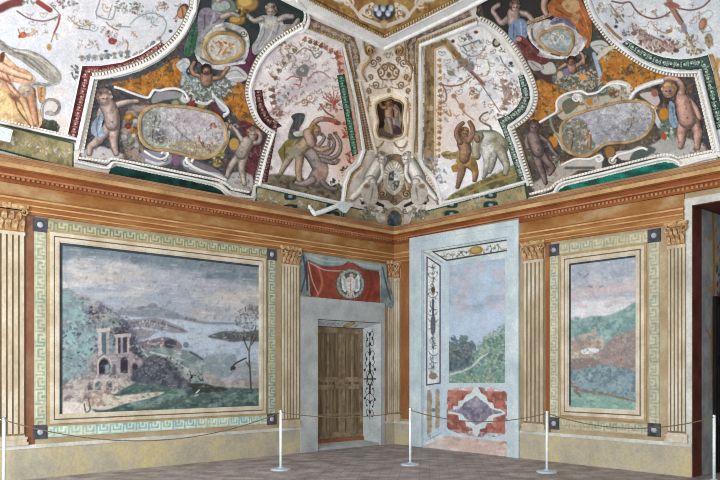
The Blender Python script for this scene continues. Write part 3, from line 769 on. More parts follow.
# ------------------------------------------------------------------ the small landscape on the right wall
r = thing('landscape_fresco', 'tall framed landscape fresco with a tower and green hills, on the right wall', 'fresco')
p = Paint('#9ca4ae', .46, 1.2)
p.noise('#8e9cae', 12, .42, .62, 31, .8); p.noise('#c0b4b2', 12, .5, .68, 32, .7)
p.poly('560,292 640,280 640,290 600,296 560,302', '#b9a6a6', 5); p.poly('560,305 640,298 640,312 600,322 560,324', '#c3c2c4', 6); p.noise('#b49c94', 10, .5, .66, 36, .6, '560,308 640,300 640,318 560,326', 4, .5, 1)
p.st('588,286 592,287', 1.6, '#7a8698'); p.st('600,287 603,286', 1.6, '#7a8698'); p.st('578,273 581,275', 1.4, '#7a8698'); p.st('584,278 588,274', 1.4, '#7a8698')
p.poly('560,320 578,321 592,316 606,316 622,310 640,304 640,350 560,350', '#6d9a96', 2); p.noise('#8cb0a6', 7, .45, .65, 33, .7, '560,320 606,316 640,306 640,345 560,345', 3); p.noise('#55807e', 6, .52, .68, 38, .6, '560,320 606,316 640,306 640,345 560,345', 3)
p.poly('566,346 574,340 584,335 590,334 600,336 602,352 590,364 566,368', '#a18a76', 1.6); p.poly('591,336 591,330 594,330 594,327 596,327 597,346 591,347', '#b09482', .8, False)
p.noise('#c2b09c', 5, .5, .65, 34, .7, '568,340 600,334 600,360 568,366', 2); p.poly('582,350 597,348 598,352 584,354', '#c0c6cc', .8)
p.poly('598,362 602,350 612,338 622,334 640,332 640,372 610,372', '#94807a', 1.8); p.noise('#b08878', 6, .5, .65, 35, .7, '600,352 622,334 640,332 640,370 604,370', 2); p.spray(622, 350, 40, 14, 12, ['#7a7068', '#a48c80', '#8c9484'], 13, (.8, 2))
p.poly('560,368 580,364 600,364 618,368 640,374 640,402 560,390', '#7396a0', 2); p.noise('#5c7a88', 4, .46, .62, 37, .8, '560,368 600,364 640,374 640,402 560,390', 2); p.noise('#93a4a0', 5, .55, .7, 39, .6, '560,366 640,372 640,402 560,390', 2)
p.poly('566,362 580,358 598,360 596,366 570,370', '#85786e', 2)
p.poly('560,420 560,394 580,393 605,396 640,404 640,420', '#70a292', 2); p.noise('#8fb8a4', 6, .48, .66, 40, .7, '560,396 640,404 640,420 560,420', 2)
p.st('570,382 576,388 590,392 606,394 622,398 638,402', (4, 1.6), '#8a7258'); p.st('572,386 580,396', 3, '#7e7060'); p.noise('#d0ccc6', 4, .6, .8, 41, .25)
for i in range(420):
    x = r_.uniform(568, 638); y = r_.uniform(318, 408); k = r_.uniform(.5, 1.5)
    g = ['#5f8684', '#88aaa0', '#789a96'] if y < 342 else (['#8c7c74', '#a89480', '#7c8478', '#9c9890'] if y < 366 else (['#5c7884', '#84a0a6', '#6c8c90', '#90a098'] if y < 394 else ['#648c80', '#84ac98', '#789484']))
    p.blob(x, y, k*1.4, k*.7, r_.choice(g), r_.uniform(-20, 40), a=.6)
for i in range(120):
    x = r_.uniform(568, 630); y = r_.uniform(262, 316); p.st([[x, y], [x+r_.uniform(3, 8), y-r_.uniform(.2, 1.)]], r_.uniform(.5, 1.4), r_.choice(['#8c98a8', '#bcb4b4', '#a89c9c', '#c4c4c6', '#98a4b4']), a=.4)
PR = (-5.443, -4.256, .956, 3.384)
rect('painting', *PR, SR, p, .006, .0125, r)
frame(r, 'R', *PR)
V, Fc = join([wbox('R', PR[0], PR[1], PR[3]-.03, PR[3], 0, .012), wbox('R', PR[1]-.03, PR[1], PR[2]+.03, PR[3]-.03, 0, .012)]); obj('frame_painted_shadow', V, Fc, M['frame_k'], r)  # same painted shadow, top and left of this frame
key_border(r, 'R', -5.735, -3.96, .662, 3.652, .17, (('#8c9484', '#b4ae90', '#a49a80'), ('#949a86', '#b8b294', '#a49c80'), ('#8e9a8e', '#b8b498', '#a09c88')))

# ------------------------------------------------------------------ door in its stone surround
d = thing('door_surround', 'pale grey stone door surround with painted reveals, left of the room corner', 'door surround')
s0, s1, zt = -2.50, -.30, 2.985
V, Fc = join([wbox('L', s0, dF0, 0, zt, -.001, .03), wbox('L', dF1, s1, 0, zt, -.001, .03), wbox('L', dF0, dF1, dFz, zt, -.001, .03)]); obj('jamb_and_lintel', V, Fc, M['stone'], d)
V, Fc = ring('L', dF0, dF1, -.2, dFz, 0, .012, .036); V = [(x, y, max(z, .0)) for x, y, z in V]; obj('surround_arris', V, Fc, M['stone'], d)
V = [(dF1, -.03, 0), (dF1, -.03, dFz), (dB1, DD, dBz), (dB1, DD, 0), (dF1+.01, .26, 0), (dF1+.01, .26, dFz)]
jm = obj('splayed_jamb', V, [(0, 1, 2, 3), (3, 2, 5, 4)], M['stone'], d)
V = [(dF0, -.03, 0), (dF0, -.03, dFz), (dB0, DD, dBz), (dB0, DD, 0), (dF0-.01, .26, 0), (dF0-.01, .26, dFz)]
obj('splayed_jamb', V, [(3, 2, 1, 0), (4, 5, 2, 3)], M['stone'], d)
# painted ornament laid on the right splay and on the soffit
def on_splay(A, B, C_, D):                 # bilinear patch A(0,0) B(1,0) C(1,1) D(0,1)
    A, B, C_, D = [np.array(q, float) for q in (A, B, C_, D)]
    n = np.cross(B-A, D-A); n /= np.linalg.norm(n)
    def f(U, V, lift):
        U = np.asarray(U)[..., None]; V = np.asarray(V)[..., None]
        return (A*(1-U)+B*U)*(1-V)+(D*(1-U)+C_*U)*V+n*lift
    return f
K = '#2e2c2e'
def candelabra(w, h, c=K, seed=1):
    q = Paint(); X = w/2; r_ = random.Random(seed)
    q.st([[X, h*.03], [X, h*.98]], w*.036, c)
    for i, y in enumerate(np.linspace(.05, .90, 9)):
        y *= h; k = w*r_.uniform(.22, .42); up = r_.choice((-1, 1))
        for g in (-1, 1):
            q.st([[X, y], [X+g*k*.7, y+up*w*.16], [X+g*k*1.05, y-up*w*.05], [X+g*k*.8, y-up*w*.22]], w*.042, c); q.blob(X+g*k*.75, y-up*w*.26, w*.07, w*.06, c)
            if i % 3 == 0: q.st([[X+g*k*.7, y+up*w*.16], [X+g*k*1.2, y+up*w*.4]], w*.036, c); q.blob(X+g*k*1.2, y+up*w*.42, w*.08, w*.1, c)
        q.blob(X, y, w*.1, w*.12, c)
    for v, a, b in ((.40, .07, .4), (.46, .1, .25), (.62, .08, .4), (.24, .07, .3)): q.blob(X, h*v, w*a, w*b, c, soft=.1)
    q.blob(X, h*.54, w*.22, w*.46, c, soft=.1); q.blob(X, h*.54, w*.15, w*.36, '#98a29a', soft=.1); q.st([[X-w*.46, h*.54], [X+w*.46, h*.54]], w*.09, c)
    return q
jf = on_splay((dB1, DD, dBb+.05), (dF1, -.03, .1), (dF1, -.03, dFz), (dB1, DD, dBz))
cp = candelabra(40, 240, seed=3)
us = np.linspace(.06, .74, 60); vs = np.linspace(.14, .97, 330)
grid('painted_grotesque', us, vs, lambda u, v, l: jf(u, v, l), cp, .004, cov=lambda u, v: cp.eval((u-.06)*58.8, (.97-v)*289)[1] > .5, pc=lambda u, v: ((u-.06)*58.8, (.97-v)*289), parent=jm)
sf = on_splay((dF0, -.03, dFz), (dF1, -.03, dFz), (dB1, DD, dBz), (dB0, DD, dBz))
cp = Paint('#ccd4d6').st('0,2 200,2', 2, '#3a3c42', sm=False).st('0,28 200,28', 2, '#3a3c42', sm=False)
for i in range(12): cp.motif(10+i*17, 15, 8, ['#3c4650', '#e4e8e4', '#5a5a5c'], i)
cp.blob(116, 15, 14, 12, '#a5834e').blob(116, 15, 9, 8, '#d0b074')
grid('painted_soffit', np.linspace(0, 1, 120), np.linspace(0, 1, 24), lambda u, v, l: sf(u, v, -l), cp, .003, pc=lambda u, v: (u*200, v*30), parent=d)
V, Fc = box(dF0, dF1, -.0, DD+.06, -.01, .05); V = [(x, y, z+(.09 if (y > .1 and z > 0) else 0)) for x, y, z in V]
obj('stone_threshold', V, Fc, M['stone'], d)
dz0 = dBb
door = struct(obj('door_1', *box(dB0-.02, dB1+.02, DD+.03, DD+.065, dz0-.06, dBz+.02), M['wood']), 'brown wooden double door in the pale stone surround, left wall', 'door')
mid = float(bx(341.5, 380)[0]); zr = float(bx(341, 383)[1])
for a, b in ((dB0, mid-.006), (mid+.006, dB1)):
    lf = obj('door_leaf', *box(a, b, DD+.005, DD+.03, dz0, dBz), M['wood'], door)
    bs = []; w = b-a; st_ = .075
    for u, v in ((a, a+st_), (b-st_, b), (a+w*.5-.025, a+w*.5+.025)): bs.append(box(u, v, DD-.014, DD+.006, dz0, dBz))
    for z, h in ((dz0, .13), (zr-.13, .10), (zr+.02, .10), (dBz-.12, .12), (dz0+.45, .06)): bs.append(box(a+.002, b-.002, DD-.0165, DD+.006, z, z+h))
    obj('rails_and_stiles', *join(bs), M['woodd'], lf)
obj('lock_plate', *join([box(mid-.20, mid+.05, DD-.035, DD-.012, zr-.11, zr+.08), box(mid-.05, mid+.01, DD-.06, DD-.03, zr-.03, zr+.02)]), M['woodd'], door)
V, Fc = box(dB0-.02, dB1+.02, DD-.03, DD+.07, .09, dz0-.004); obj('terracotta_sill', V, Fc, M['sill'], door)

# ------------------------------------------------------------------ painted drapery over the door
r = thing('painted_drapery', 'red painted cloth with grey swags and a white eagle wreath above the door', 'fresco')
p = Paint('#803c2e'); p.noise('#984a38', 14, .4, .62, 51, .9); p.noise('#6a3428', 8, .5, .7, 52, .7)
p.st('312,262 314,280 311,296', 3, '#6e3228', soft=2); p.st('318,266 322,284 316,298', 2, '#b06a58', soft=2); p.st('368,270 372,284 366,302', 2.5, '#6e3228', soft=2)
p.st('310,263 325,270 345,271', 1.2, '#b49a90'); p.st('308,262 312,280 318,294', 1., '#b49a90')
patch('red_cloth', '306,257 352,263 380,269 380,303 345,300 306,296', SLp, p, .006, .6, r)
p = Paint('#7f8c8c'); p.noise('#98a4a2', 10, .42, .6, 53, .9); p.st('308,260 322,266 340,266 348,262', 1.4, '#5a6468'); p.st('310,256 324,261 342,262', 1.2, '#a8b2b0'); p.st('352,263 364,269 378,271', 1.4, '#5a6468'); p.st('354,262 364,265 376,267', 1.2, '#a8b2b0')
patch('grey_swag', '303,252 348,259 352,261 382,264 381,272 374,271 362,269 354,264 349,261 342,266 328,267 316,265 307,260', SLp, p, .014, .6, r, sm=False)
p = Paint('#6c787a'); p.noise('#8d9998', 7, .42, .6, 54, .9); p.st('303,256 305,275 301,292', 1.5, '#3c4246'); p.st('306,262 307,290', 2, '#3a3a3c')
patch('grey_hanging', '300,253 306,254 307,266 309,282 310,296 300,295', SLp, p, .012, .6, r, sm=False)
p = Paint('#68757a'); p.noise('#8d9998', 7, .42, .6, 55, .9); p.st('381,268 384,282 389,300', 1.4, '#4a5458')
patch('grey_hanging', '379,264 384,265 386,280 391,294 393,303 389,309 384,303 380,301', SLp, p, .05, .6, r, sm=False)
p = Paint(); t = np.linspace(0, 6.28, 22)
p.st(np.stack([350+11.5*np.cos(t), 284+12.5*np.sin(t)], -1), 4.2, '#7d8680'); p.blob(350, 284, 11, 12, '#6c5c52', soft=.15)
for i in range(72):
    a = i*6.283/72; q_ = (-1.6, 1.4, 3., .2)[i % 4]; p.blob(350+(11.5+q_)*math.cos(a), 284+(12.5+q_)*math.sin(a), 1.7, 1., ['#4e5c58', '#a8aca2', '#5f4a44', '#8f9a8c'][i % 4], math.degrees(a)+60)
wr = figure('wreath', p, SLp, .016, .5, r)
p = Paint()
p.poly('346,279 350,277 354,279 355,286 352,293 350,295 348,293 345,286', '#dcd4ce').poly('346,280 342,275 341,281 342,289 345,292 347,286', '#ccd4d6').poly('354,280 358,275 359,281 359,289 355,292 353,286', '#ccd4d6')
p.blob(351, 275.5, 2., 1.8, '#c8bcb4').st('352,275 354,276', .9, '#8a7a58').st('348,292 346,297', 1.2, '#b5a79c').st('352,292 354,297', 1.2, '#b5a79c').poly('348,293 350,298 352,293', '#b7aaa4')
for g in (0, 1, 2): p.st([[343+g, 279], [343.6+g, 289]], .5, '#7d8488', cover=False); p.st([[357-g, 279], [356.6-g, 289]], .5, '#7d8488', cover=False)
p.st('350,279 350,292', .8, '#a4766a', cover=False); p.spray(350, 285, 12, 3, 6, ['#a88a80', '#d8d0c8'], 5, (.4, .9), cover=False)
figure('white_eagle', p, SLp, .022, .45, wr)

# ------------------------------------------------------------------ false niche on the right wall
r = thing('false_niche', 'pale blue painted doorway niche with a landscape and red marble panel, right of the corner', 'fresco')
def band(nm, outer, inner, lift, m, par=r):
    o = pts(outer); i = pts(inner); V = np.vstack([SRp(o[:, 0], o[:, 1], lift), SRp(i[:, 0], i[:, 1], lift), SRp(o[:, 0], o[:, 1], 0), SRp(i[:, 0], i[:, 1], 0)]); n = len(o)
    Fc = []
    for k in range(n):
        j = (k+1) % n; Fc += [(k, j, n+j, n+k), (2*n+j, 2*n+k, k, j)[::-1], (n+k, n+j, 3*n+j, 3*n+k)]
    return obj(nm, V, Fc, M[m], par)
band('outer_frame', '411.5,238.5 520.5,220 520.5,459 411.5,446', '416,242.5 516,226 516,457.5 416,446.4', .062, 'niche')
band('inner_frame', '416,242.5 516,226 516,457.5 416,446.4', '423,251 508.5,237 508.5,457 423,446.6', .048, 'niche')
p = Paint('#bdc9ce'); p.noise('#a9bac8', 14, .42, .62, 61, .7); p.noise('#d4d6d0', 9, .5, .7, 62, .7)
p.st('423.5,446 424,252', 1.2, '#97a6ae', sm=False); p.st('445.5,438 446,264 507,255', 1., '#8e9ea8', sm=False); p.st('424,252 446,264', 1., '#98a4a8', sm=False); p.poly('441,264 447,262 447,436 442,437', '#b4c6d2', .8, False)
patch('painted_reveal', '423,251 447.5,263.5 447.5,436 423,447', SRp, p, .02, .6, r)
patch('painted_soffit', '423,251 508.5,237 508.5,256 447.5,263.5', SRp, Paint('#b9c2c2').noise('#cfd4cf', 10, .45, .65, 63, .7).noise('#a3aeb2', 8, .5, .7, 66, .6), .02, .6, r)
cp = Paint('#d4dadb')
cp.noise('#b0bcc4', 9, .45, .65, 71, .6)
for i, y in enumerate(np.linspace(268, 374, 17)): cp.motif(434, y, 4., ['#4a4a52', '#5c606c', '#8a6a5c', '#6c7480'], 40+i)
cp.st('434,266 434,378', .6, '#50525a')
cp.st('434,300 434,322', 2, '#4a4c56')
for a, b, cc in (('428,257 441,266', '', 0), ('441,266 441,383', '', 0), ('441,383 427.5,385', '', 0), ('427.5,385 428,257', '', 0)): cp.st(a, 1.3, '#54404a', sm=False)
cp.poly('432,318 436,317 436,332 432,333', '#5c5e68', .8); cp.blob(434, 290, 2, 3, '#5a4038'); cp.blob(434, 376, 4, 3.5, '#8a7868')
patch('grotesque_panel', '427,256 441.8,265.5 441.8,384 427,386', SRp, cp, .028, .42, r)
cp = Paint('#c6cdca')
for i, x in enumerate(np.linspace(446, 503, 9)): cp.motif(x, 256.5-(x-446)*.15, 4, ['#5a5e62', '#4a4448', '#8a8474'], 60+i)
cp.blob(477, 250.5, 7, 4.2, '#8c7440', -8, soft=.2); cp.blob(476.5, 250, 4.5, 2.6, '#a89058', -8)
for a in ('433,252 509,240', '433,252 447.5,260.5', '447.5,260.5 509,250.5'): cp.st(a, 1.5, '#3c3a40', sm=False)
patch('grotesque_panel', '432.5,251.5 509,239.3 509,251 447.5,261.5', SRp, cp, .028, .42, r)
p = Paint('#a4b8cc', .18, 1.1); p.noise('#b6aeb8', 14, .42, .62, 64, .7, '446,260 509,252 509,320 446,330', 6); p.noise('#93a4b8', 12, .5, .68, 65, .7, None, 2, .6, 1.4)
p.poly('446,318 509,308 509,390 446,390', '#a9bcd2', 10, False)
p.noise('#b8b2b4', 5, .58, .75, 67, .5)
p.poly('447,346 453,342 459,344 462,338 465,336 467,341 473,344 477,349 477,390 447,390', '#5f7480', 1.2); p.noise('#4a5c60', 5, .45, .62, 68, .8, '447,342 465,336 477,349 477,390 447,390', 2); p.spray(460, 352, 40, 11, 9, ['#7a8c8c', '#8a8078', '#526a74'], 14, (.8, 2))
p.poly('472,356 479,350 484,342 491,337 497,335 502,330 509,326 509,390 470,390', '#74908c', 1.4); p.noise('#8aa890', 6, .45, .62, 69, .8, '474,356 497,335 509,326 509,388 474,388', 2); p.noise('#55706e', 5, .52, .66, 70, .8, '474,356 497,335 509,326 509,388 474,388', 2); p.spray(494, 354, 60, 13, 16, ['#94ac98', '#5e7c78', '#a09c84', '#6c8a94'], 15, (.8, 2.2))
p.poly('447,374 462,368 475,366 490,372 509,374 509,390 447,390', '#6f8f84', 2); p.st('452,374 463,371 473,366 481,358 488,354', (2.4, 1.2), '#b2c0bc'); p.spray(478, 379, 40, 28, 5, ['#8c9c74', '#5f8078', '#a88c74', '#7aa090'], 16, (.8, 2))
for i in range(420):
    x = r_.uniform(449, 507); lo = np.interp(x, [449, 456, 463, 467, 477, 484, 492, 500, 507], [346, 342, 336, 340, 350, 344, 338, 331, 327]); y = r_.uniform(lo-1, 384); k = r_.uniform(.6, 1.8)
    g = ['#4c6470', '#6c8088', '#7a7c74', '#586e74', '#8a8c80'] if x < 474 and y < 372 else ['#84a09a', '#6a8c8a', '#98ac9c', '#5c7c80', '#a4a68c', '#b0b4a4']
    p.blob(x, y, k, k*.7, r_.choice(g), r_.uniform(0, 90), a=.7)
for x, y, q in ((456, 344, 3.5), (462, 340, 3), (466, 338, 2.4), (471, 345, 3.4), (481, 346, 4), (486, 340, 3.6), (491, 337, 4), (497, 333, 3.6), (502, 330, 4), (506, 326, 3)):
    for i in range(26): a = r_.uniform(0, 6.28); w = q*math.sqrt(r_.random()); p.blob(x+w*math.cos(a), y+w*math.sin(a), r_.uniform(.5, 1.3), r_.uniform(.4, .9), r_.choice(['#5a7078', '#6c7c78', '#7c8a80'] if x < 474 else ['#7c9690', '#94a89c', '#6a8688', '#a4aa98']), r_.uniform(0, 180), a=.8)
p.st('453,374 464,371 474,366 482,358 489,353', (2., 1.), '#b4bebc', a=.8)
ls = patch('landscape', '447.5,263.5 507.5,255.5 507.5,386 447.5,386', SRp, p, .024, .6, r)
band('landscape_frame', '446.5,262 508.8,253.5 508.8,387 446.5,387', '450,266 506,258.5 506,383 450,383', .034, 'niche')
p = Paint('#c0ccd0'); p.noise('#a8bac6', 10, .45, .65, 72, .6); RM = '#a4685c'
W = [(x, y) for x, y in ((449, 390), (506, 391.5), (506, 434), (449, 429))]
p.poly(W, RM, .6, False); p.noise('#7e4c48', 6, .45, .62, 73, .8, W, .6); p.noise('#c28c7c', 5, .55, .7, 74, .7, W, .6)
st_ = '#c6d0d2'
p.poly('449,411 454,410 454,406 459,406 459,401 464,400 467,395 472,393 474,389 480,389 482,393 487,396 489,402 494,403 495,408 501,409 506,412 506,414 500,416 494,418 494,423 488,423 486,428 481,429 480,434 474,433 473,428 467,426 466,421 460,420 459,415 453,414 449,414', st_, .6, False)
p.st('477,388 477,434', 4.5, st_, sm=False)
D = '450,411 459,409 463,406 466,402 472,399 477,396 482,400 488,404 491,408 496,410 503,411.5 503,413 495,414 490,416 487,420 482,423 477,425 472,422 466,418 463,414 457,412.5'
p.poly(D, '#847f8e', .6, False); p.noise('#5f5c70', 5, .45, .62, 75, .8, D, .6); p.noise('#a8a2ac', 4, .55, .7, 76, .7, D, .6)
patch('marble_panel', '447.5,386 508.5,386.5 508.5,441.5 447.5,436', SRp, p, .026, .5, r)
p = Paint('#b4c6d0')
for q in ('428,393 432.5,392.5 432.5,432 428,434', '436.5,392 440.5,391.5 440.5,427 436.5,429'): p.poly(q, '#a8957c', .6, False); p.noise('#8c7a68', 4, .45, .65, 77, .8, q, .6)
p.blob(434.5, 410, 2.4, 2., '#6c7c90'); p.st('425,442 446,431', 1.2, '#93a6b6', sm=False)
patch('ochre_panels', '426.5,390 441.8,388.5 441.8,434 426.5,441', SRp, p, .028, .5, r)
p = Paint('#bfa89e'); p.noise('#cfc4bc', 8, .42, .6, 78, .9, None, 2, .4, 1.3); p.noise('#a4786a', 7, .5, .66, 79, .8, '450,434 509,439 509,450 470,444', 3, .5, 1.3)
patch('painted_step', '424,447 447.5,435.5 508.5,441 508.5,457.5', SRp, p, .018, .6, r)

# ------------------------------------------------------------------ the open doorway
V, Fc = join([box(-.012, .001, oE+.0, oE+.115, 0, oZ+.11), box(-.012, .001, oF-.1, oE, oZ, oZ+.11), box(-.012, .001, oF-.1, oF, 0, oZ)])
door2 = struct(obj('door_2', V, Fc, M['dadol']), 'dark open doorway at the right end of the right wall', 'doorway')
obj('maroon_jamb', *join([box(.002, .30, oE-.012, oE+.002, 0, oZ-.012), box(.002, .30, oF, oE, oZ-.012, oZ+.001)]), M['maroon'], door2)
p = Paint('#8a9294'); p.noise('#a4aaa6', 12, .45, .62, 81, .8)
for i in range(7): p.motif(22+14*(i % 2), 20+i*24, 12, ['#b8843e', '#c89a58', '#8c5a4c', '#a07c44'], 90+i)
p.st('24,0 26,60 22,120 25,180', 5, '#a0763a'); p.spray(40, 60, 30, 8, 60, ['#6a3a30', '#8c6a40', '#4a4a48'], 17, (1.5, 4))
sj = on_splay((.30, oE-.008, 0), (1.3, oE-.008, 0), (1.3, oE-.008, oZ), (.30, oE-.008, oZ))
grid('painted_jamb', np.linspace(0, 1, 60), np.linspace(0, 1, 160), lambda u, v, l: sj(u, v, l), p, .006, pc=lambda u, v: (u*60, (1-v)*240), parent=door2)
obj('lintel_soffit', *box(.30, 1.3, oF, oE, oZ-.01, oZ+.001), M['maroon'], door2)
obj('pale_lintel_patch', *box(.12, .30, oF+.9, oE-.35, oZ-.018, oZ-.01), M['dadol'], door2)
V, Fc = join([box(.68, 1.28, oE-.07, oE-.018, .01, 2.72)]+[box(.72+.02, 1.24, oE-.082, oE-.06, z, z+h) for z, h in ((.1, .5), (.75, .9), (1.8, .8))])
struct(obj('door_3', V, Fc, M['black']), 'black door leaf folded back inside the dark doorway', 'door')
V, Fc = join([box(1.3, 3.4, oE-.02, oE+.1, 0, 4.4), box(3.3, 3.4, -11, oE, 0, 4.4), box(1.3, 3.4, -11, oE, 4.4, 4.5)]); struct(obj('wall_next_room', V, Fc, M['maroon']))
# ================================================================== CEILING FRESCOES
S = SV
OR = ['#94665a', '#86786a', '#a89480', '#7c6a60', '#a4725e', '#8a8a88']
def spot(p, poly, n, cols, k0, k1, seed, avoid=(), inset=4):
    r_ = random.Random(seed); P = pts(poly); a = P.min(0); b = P.max(0); out = []; tries = 0
    while len(out) < n and tries < 4000:
        tries += 1; x = r_.uniform(a[0], b[0]); y = r_.uniform(a[1], b[1])
        X = np.array([x]); Y = np.array([y])
        if not inside(P, X, Y)[0] or dseg(P, X, Y, True)[0][0] < inset: continue
        if any(inside(pts(q), X, Y)[0] for q in avoid): continue
        if any((x-u)**2+(y-v)**2 < ((k0+k1)*.95)**2 for u, v in out): continue
        out.append((x, y)); p.motif(x, y, r_.uniform(k0, k1), cols, r_.randrange(9999))
def tufts(p, line, sp, k, cols, seed, side=1):
    """a fringe of little shells and leaf sprays growing from a border"""
    q = resamp(smooth(line), sp); t, n = offs(q); r_ = random.Random(seed)
    for (x, y), (nx, ny) in zip(q, n*side):
        x += nx*k*.7; y += ny*k*.7; c = r_.choice(cols)
        for a in (-.9, -.45, 0, .45, .9):
            ca, sa = math.cos(a), math.sin(a); ux, uy = nx*ca-ny*sa, nx*sa+ny*ca
            p.st([[x-nx*k*.5, y-ny*k*.5], [x+ux*k*.6, y+uy*k*.6]], (.6, 1.3), c)
        p.blob(x-nx*k*.3, y-ny*k*.3, k*.35, k*.25, r_.choice(cols))
        p.spray(x, y, 5, k*.8, k*.8, cols, r_.randrange(999), (.5, 1.2))
def orn_band(name, poly, base, orn, root, line, k=3., sp=6, lift=.008):
    p = Paint(base); p.noise(hx(base)*.55, 4, .45, .65, 5, .7); p.noise(hx(base)*1.5, 3, .56, .72, 9, .6); r_ = random.Random(len(poly))
    q = resamp(smooth(line, n=6), sp); t, n = offs(q)
    for i, (x, y) in enumerate(q):
        p.blob(x, y, k*.9, k*.7, hx(base)*.5, r_.uniform(0, 180), a=.7); p.curl(x, y, k*.7, orn, .9, 1.1, i*1.3, 1 if i % 2 else -1); p.blob(x, y, k*.22, k*.22, '#e0d8cc')
        x2, y2 = x+t[i, 0]*sp/2, y+t[i, 1]*sp/2
        for g in (-1, 1): p.blob(x2+n[i, 0]*g*k*.6, y2+n[i, 1]*g*k*.6, .8, .6, orn)
        p.blob(x2, y2, .6, 1.2, orn)
    P = pts(poly)
    for i in range(len(P)): p.st([P[i], P[(i+1) % len(P)]], .9, hx(base)*.45, sm=False, a=.8)
    return patch(name, poly, S, p, lift, .5, root)

# ------------------------------------------------------------------ A: white panel at the far left
r = thing('grotesque_panel', 'white ceiling panel at the far left with nudes, grey scarf and maroon corner border', 'ceiling fresco')
A_ = '-70,-60 197,-60 199,0 195,18 186,34 173,50 158,61 140,70 120,76 97,80 90,84 77,146 0,124 -70,104'
p = Paint('#ccccd0'); p.noise('#d6d2d2', 40, .4, .6, 101, .8); p.noise('#cdd0d8', 30, .5, .7, 102, .7); p.noise('#dcc8be', 26, .52, .7, 103, .6, '-70,90 70,90 70,140 -70,110')
p.st('17,11 28,18 42,21 52,19 60,15', 1.5, '#6e5c58'); p.st('60,15 58,24 54,33', 2, '#8a4a48'); p.st('54,33 51,42', 1, '#8a6a50'); p.blob(49, 47, 2.5, 3.4, '#b08a54'); p.spray(49, 47, 6, 3, 3, ['#9a7040', '#c4a468'], 1, (.6, 1.2))
p.blob(23, 35, 4, 3, '#b0583a'); p.st('18,29 20,34 23,36 28,35 33,31', 1.2, '#a87050'); p.spray(24, 36, 12, 6, 4, ['#b4623c', '#8c4030', '#c48a58'], 2, (.7, 1.6)); p.st('30,34 35,28', 1, '#b8ac84'); p.blob(33, 30, 2.5, 1.5, '#beb48c', 40)
p.curl(93, 27, 5, '#9aa0a0', 1.2); p.spray(82, 24, 24, 9, 6, ['#8e8268', '#b09a88', '#6e7068', '#a08c70'], 3, (.7, 1.8)); p.st('68,16 76,24 84,26 92,22', 1., '#9c8a70'); p.st('78,28 90,30', .9, '#7a7468')
p.spray(92, 42, 6, 4, 3, ['#9c6a60', '#8a8480'], 4, (.6, 1.3))
p.st('100,0 96,14 103,18 112,19 116,8', 1.4, '#8c9298'); p.st('112,5 108,18', 1.2, '#9a9ea4'); p.st('106,22 110,26 118,30', 1., '#7c6a5c')
p.blob(112, 41, 4, 3.4, '#903c38', 20); p.blob(108, 34, 3.5, 3, '#b0a49c', -30); p.spray(112, 36, 16, 6, 8, ['#8c3a38', '#a8807a', '#5c5456', '#b8b0aa'], 5, (.7, 1.7)); p.blob(106, 51, 2, 1.3, '#504c50')
p.st('121,24 118,26 130,27', 1.3, '#8c9296'); p.st('130,24 138,17 150,13 160,15 166,22 165,30 160,38', 1.3, '#8e9698'); p.st('150,18 158,22', 3, '#b4bcc0'); p.spray(152, 20, 8, 6, 3, ['#98a4a8', '#c0c8c8'], 6, (.8, 2))
p.spray(122, 6, 26, 7, 6, ['#7c8478', '#6a6464', '#98a090'], 7, (.8, 2)); p.spray(136, 8, 30, 8, 6, ['#5c7a5e', '#7a6058', '#8c9490', '#aab0ac'], 8, (.8, 2)); p.spray(162, 7, 24, 7, 5, ['#8e7a64', '#6e6a60', '#a89c88'], 9, (.8, 1.8))
p.blob(183, 11, 5.5, 8, '#4e4038', 25, soft=.15); p.blob(182, 12, 3.8, 6.2, '#b48660', 25); p.st('182,8 183,16', 1.6, '#8a5038'); p.spray(176, 19, 8, 3, 3, ['#8a6a54', '#5e4e48'], 10, (.7, 1.5)); p.blob(170.5, 31, 2, 1.6, '#4c4a48')
for l in ('130,62 142,57 152,50 162,42', '82,62 100,61 120,58 128,57'): tufts(p, l, 7, 5, ['#6c7074', '#8a8c8c', '#5a5658', '#9c948c'], 11, -1)
p.spray(75, 72, 30, 4, 9, ['#6c6c70', '#8c8a88', '#55504c'], 12, (.7, 1.8)); p.st('127,50 128,44 126,40', 1.2, '#a4684c'); p.st('0,9 10,4 20,2', 8, '#6c3c38', soft=2); p.st('38,2 44,6 50,10', 5, '#8a443e', soft=1.); p.spray(64, 4, 30, 14, 4, ['#6c6c74', '#8a6058', '#9c9c9c'], 13, (.8, 2.4)); p.spray(28, 2, 12, 8, 2, ['#6c8a6c', '#8a7c6c'], 14, (.8, 2)); p.st('50,4 58,12 60,16', 1, '#7c6a68')
p.poly('20,128 30,120 44,119 55,124 58,132 44,136 26,133', '#3c3c34', 2); p.spray(46, 126, 50, 14, 7, ['#2e3430', '#4c5a48', '#5e5848', '#46443c'], 15, (.8, 2.2)); p.poly('-70,108 0,118 26,128 70,138 70,142 0,126 -70,112', '#4a3e38', 2)
spot(p, '-70,-60 190,-60 190,-4 60,-4 -4,4 -4,50 -70,40', 26, OR, 5, 8, 5)
spot(p, '20,4 190,0 180,30 150,50 90,62 70,60 60,40 10,50', 30, ['#8a7a68', '#7a7c80', '#9c8a80', '#a47c64'], 3, 4.5, 13); patch('painting', A_, S, p, .004, .6, r)
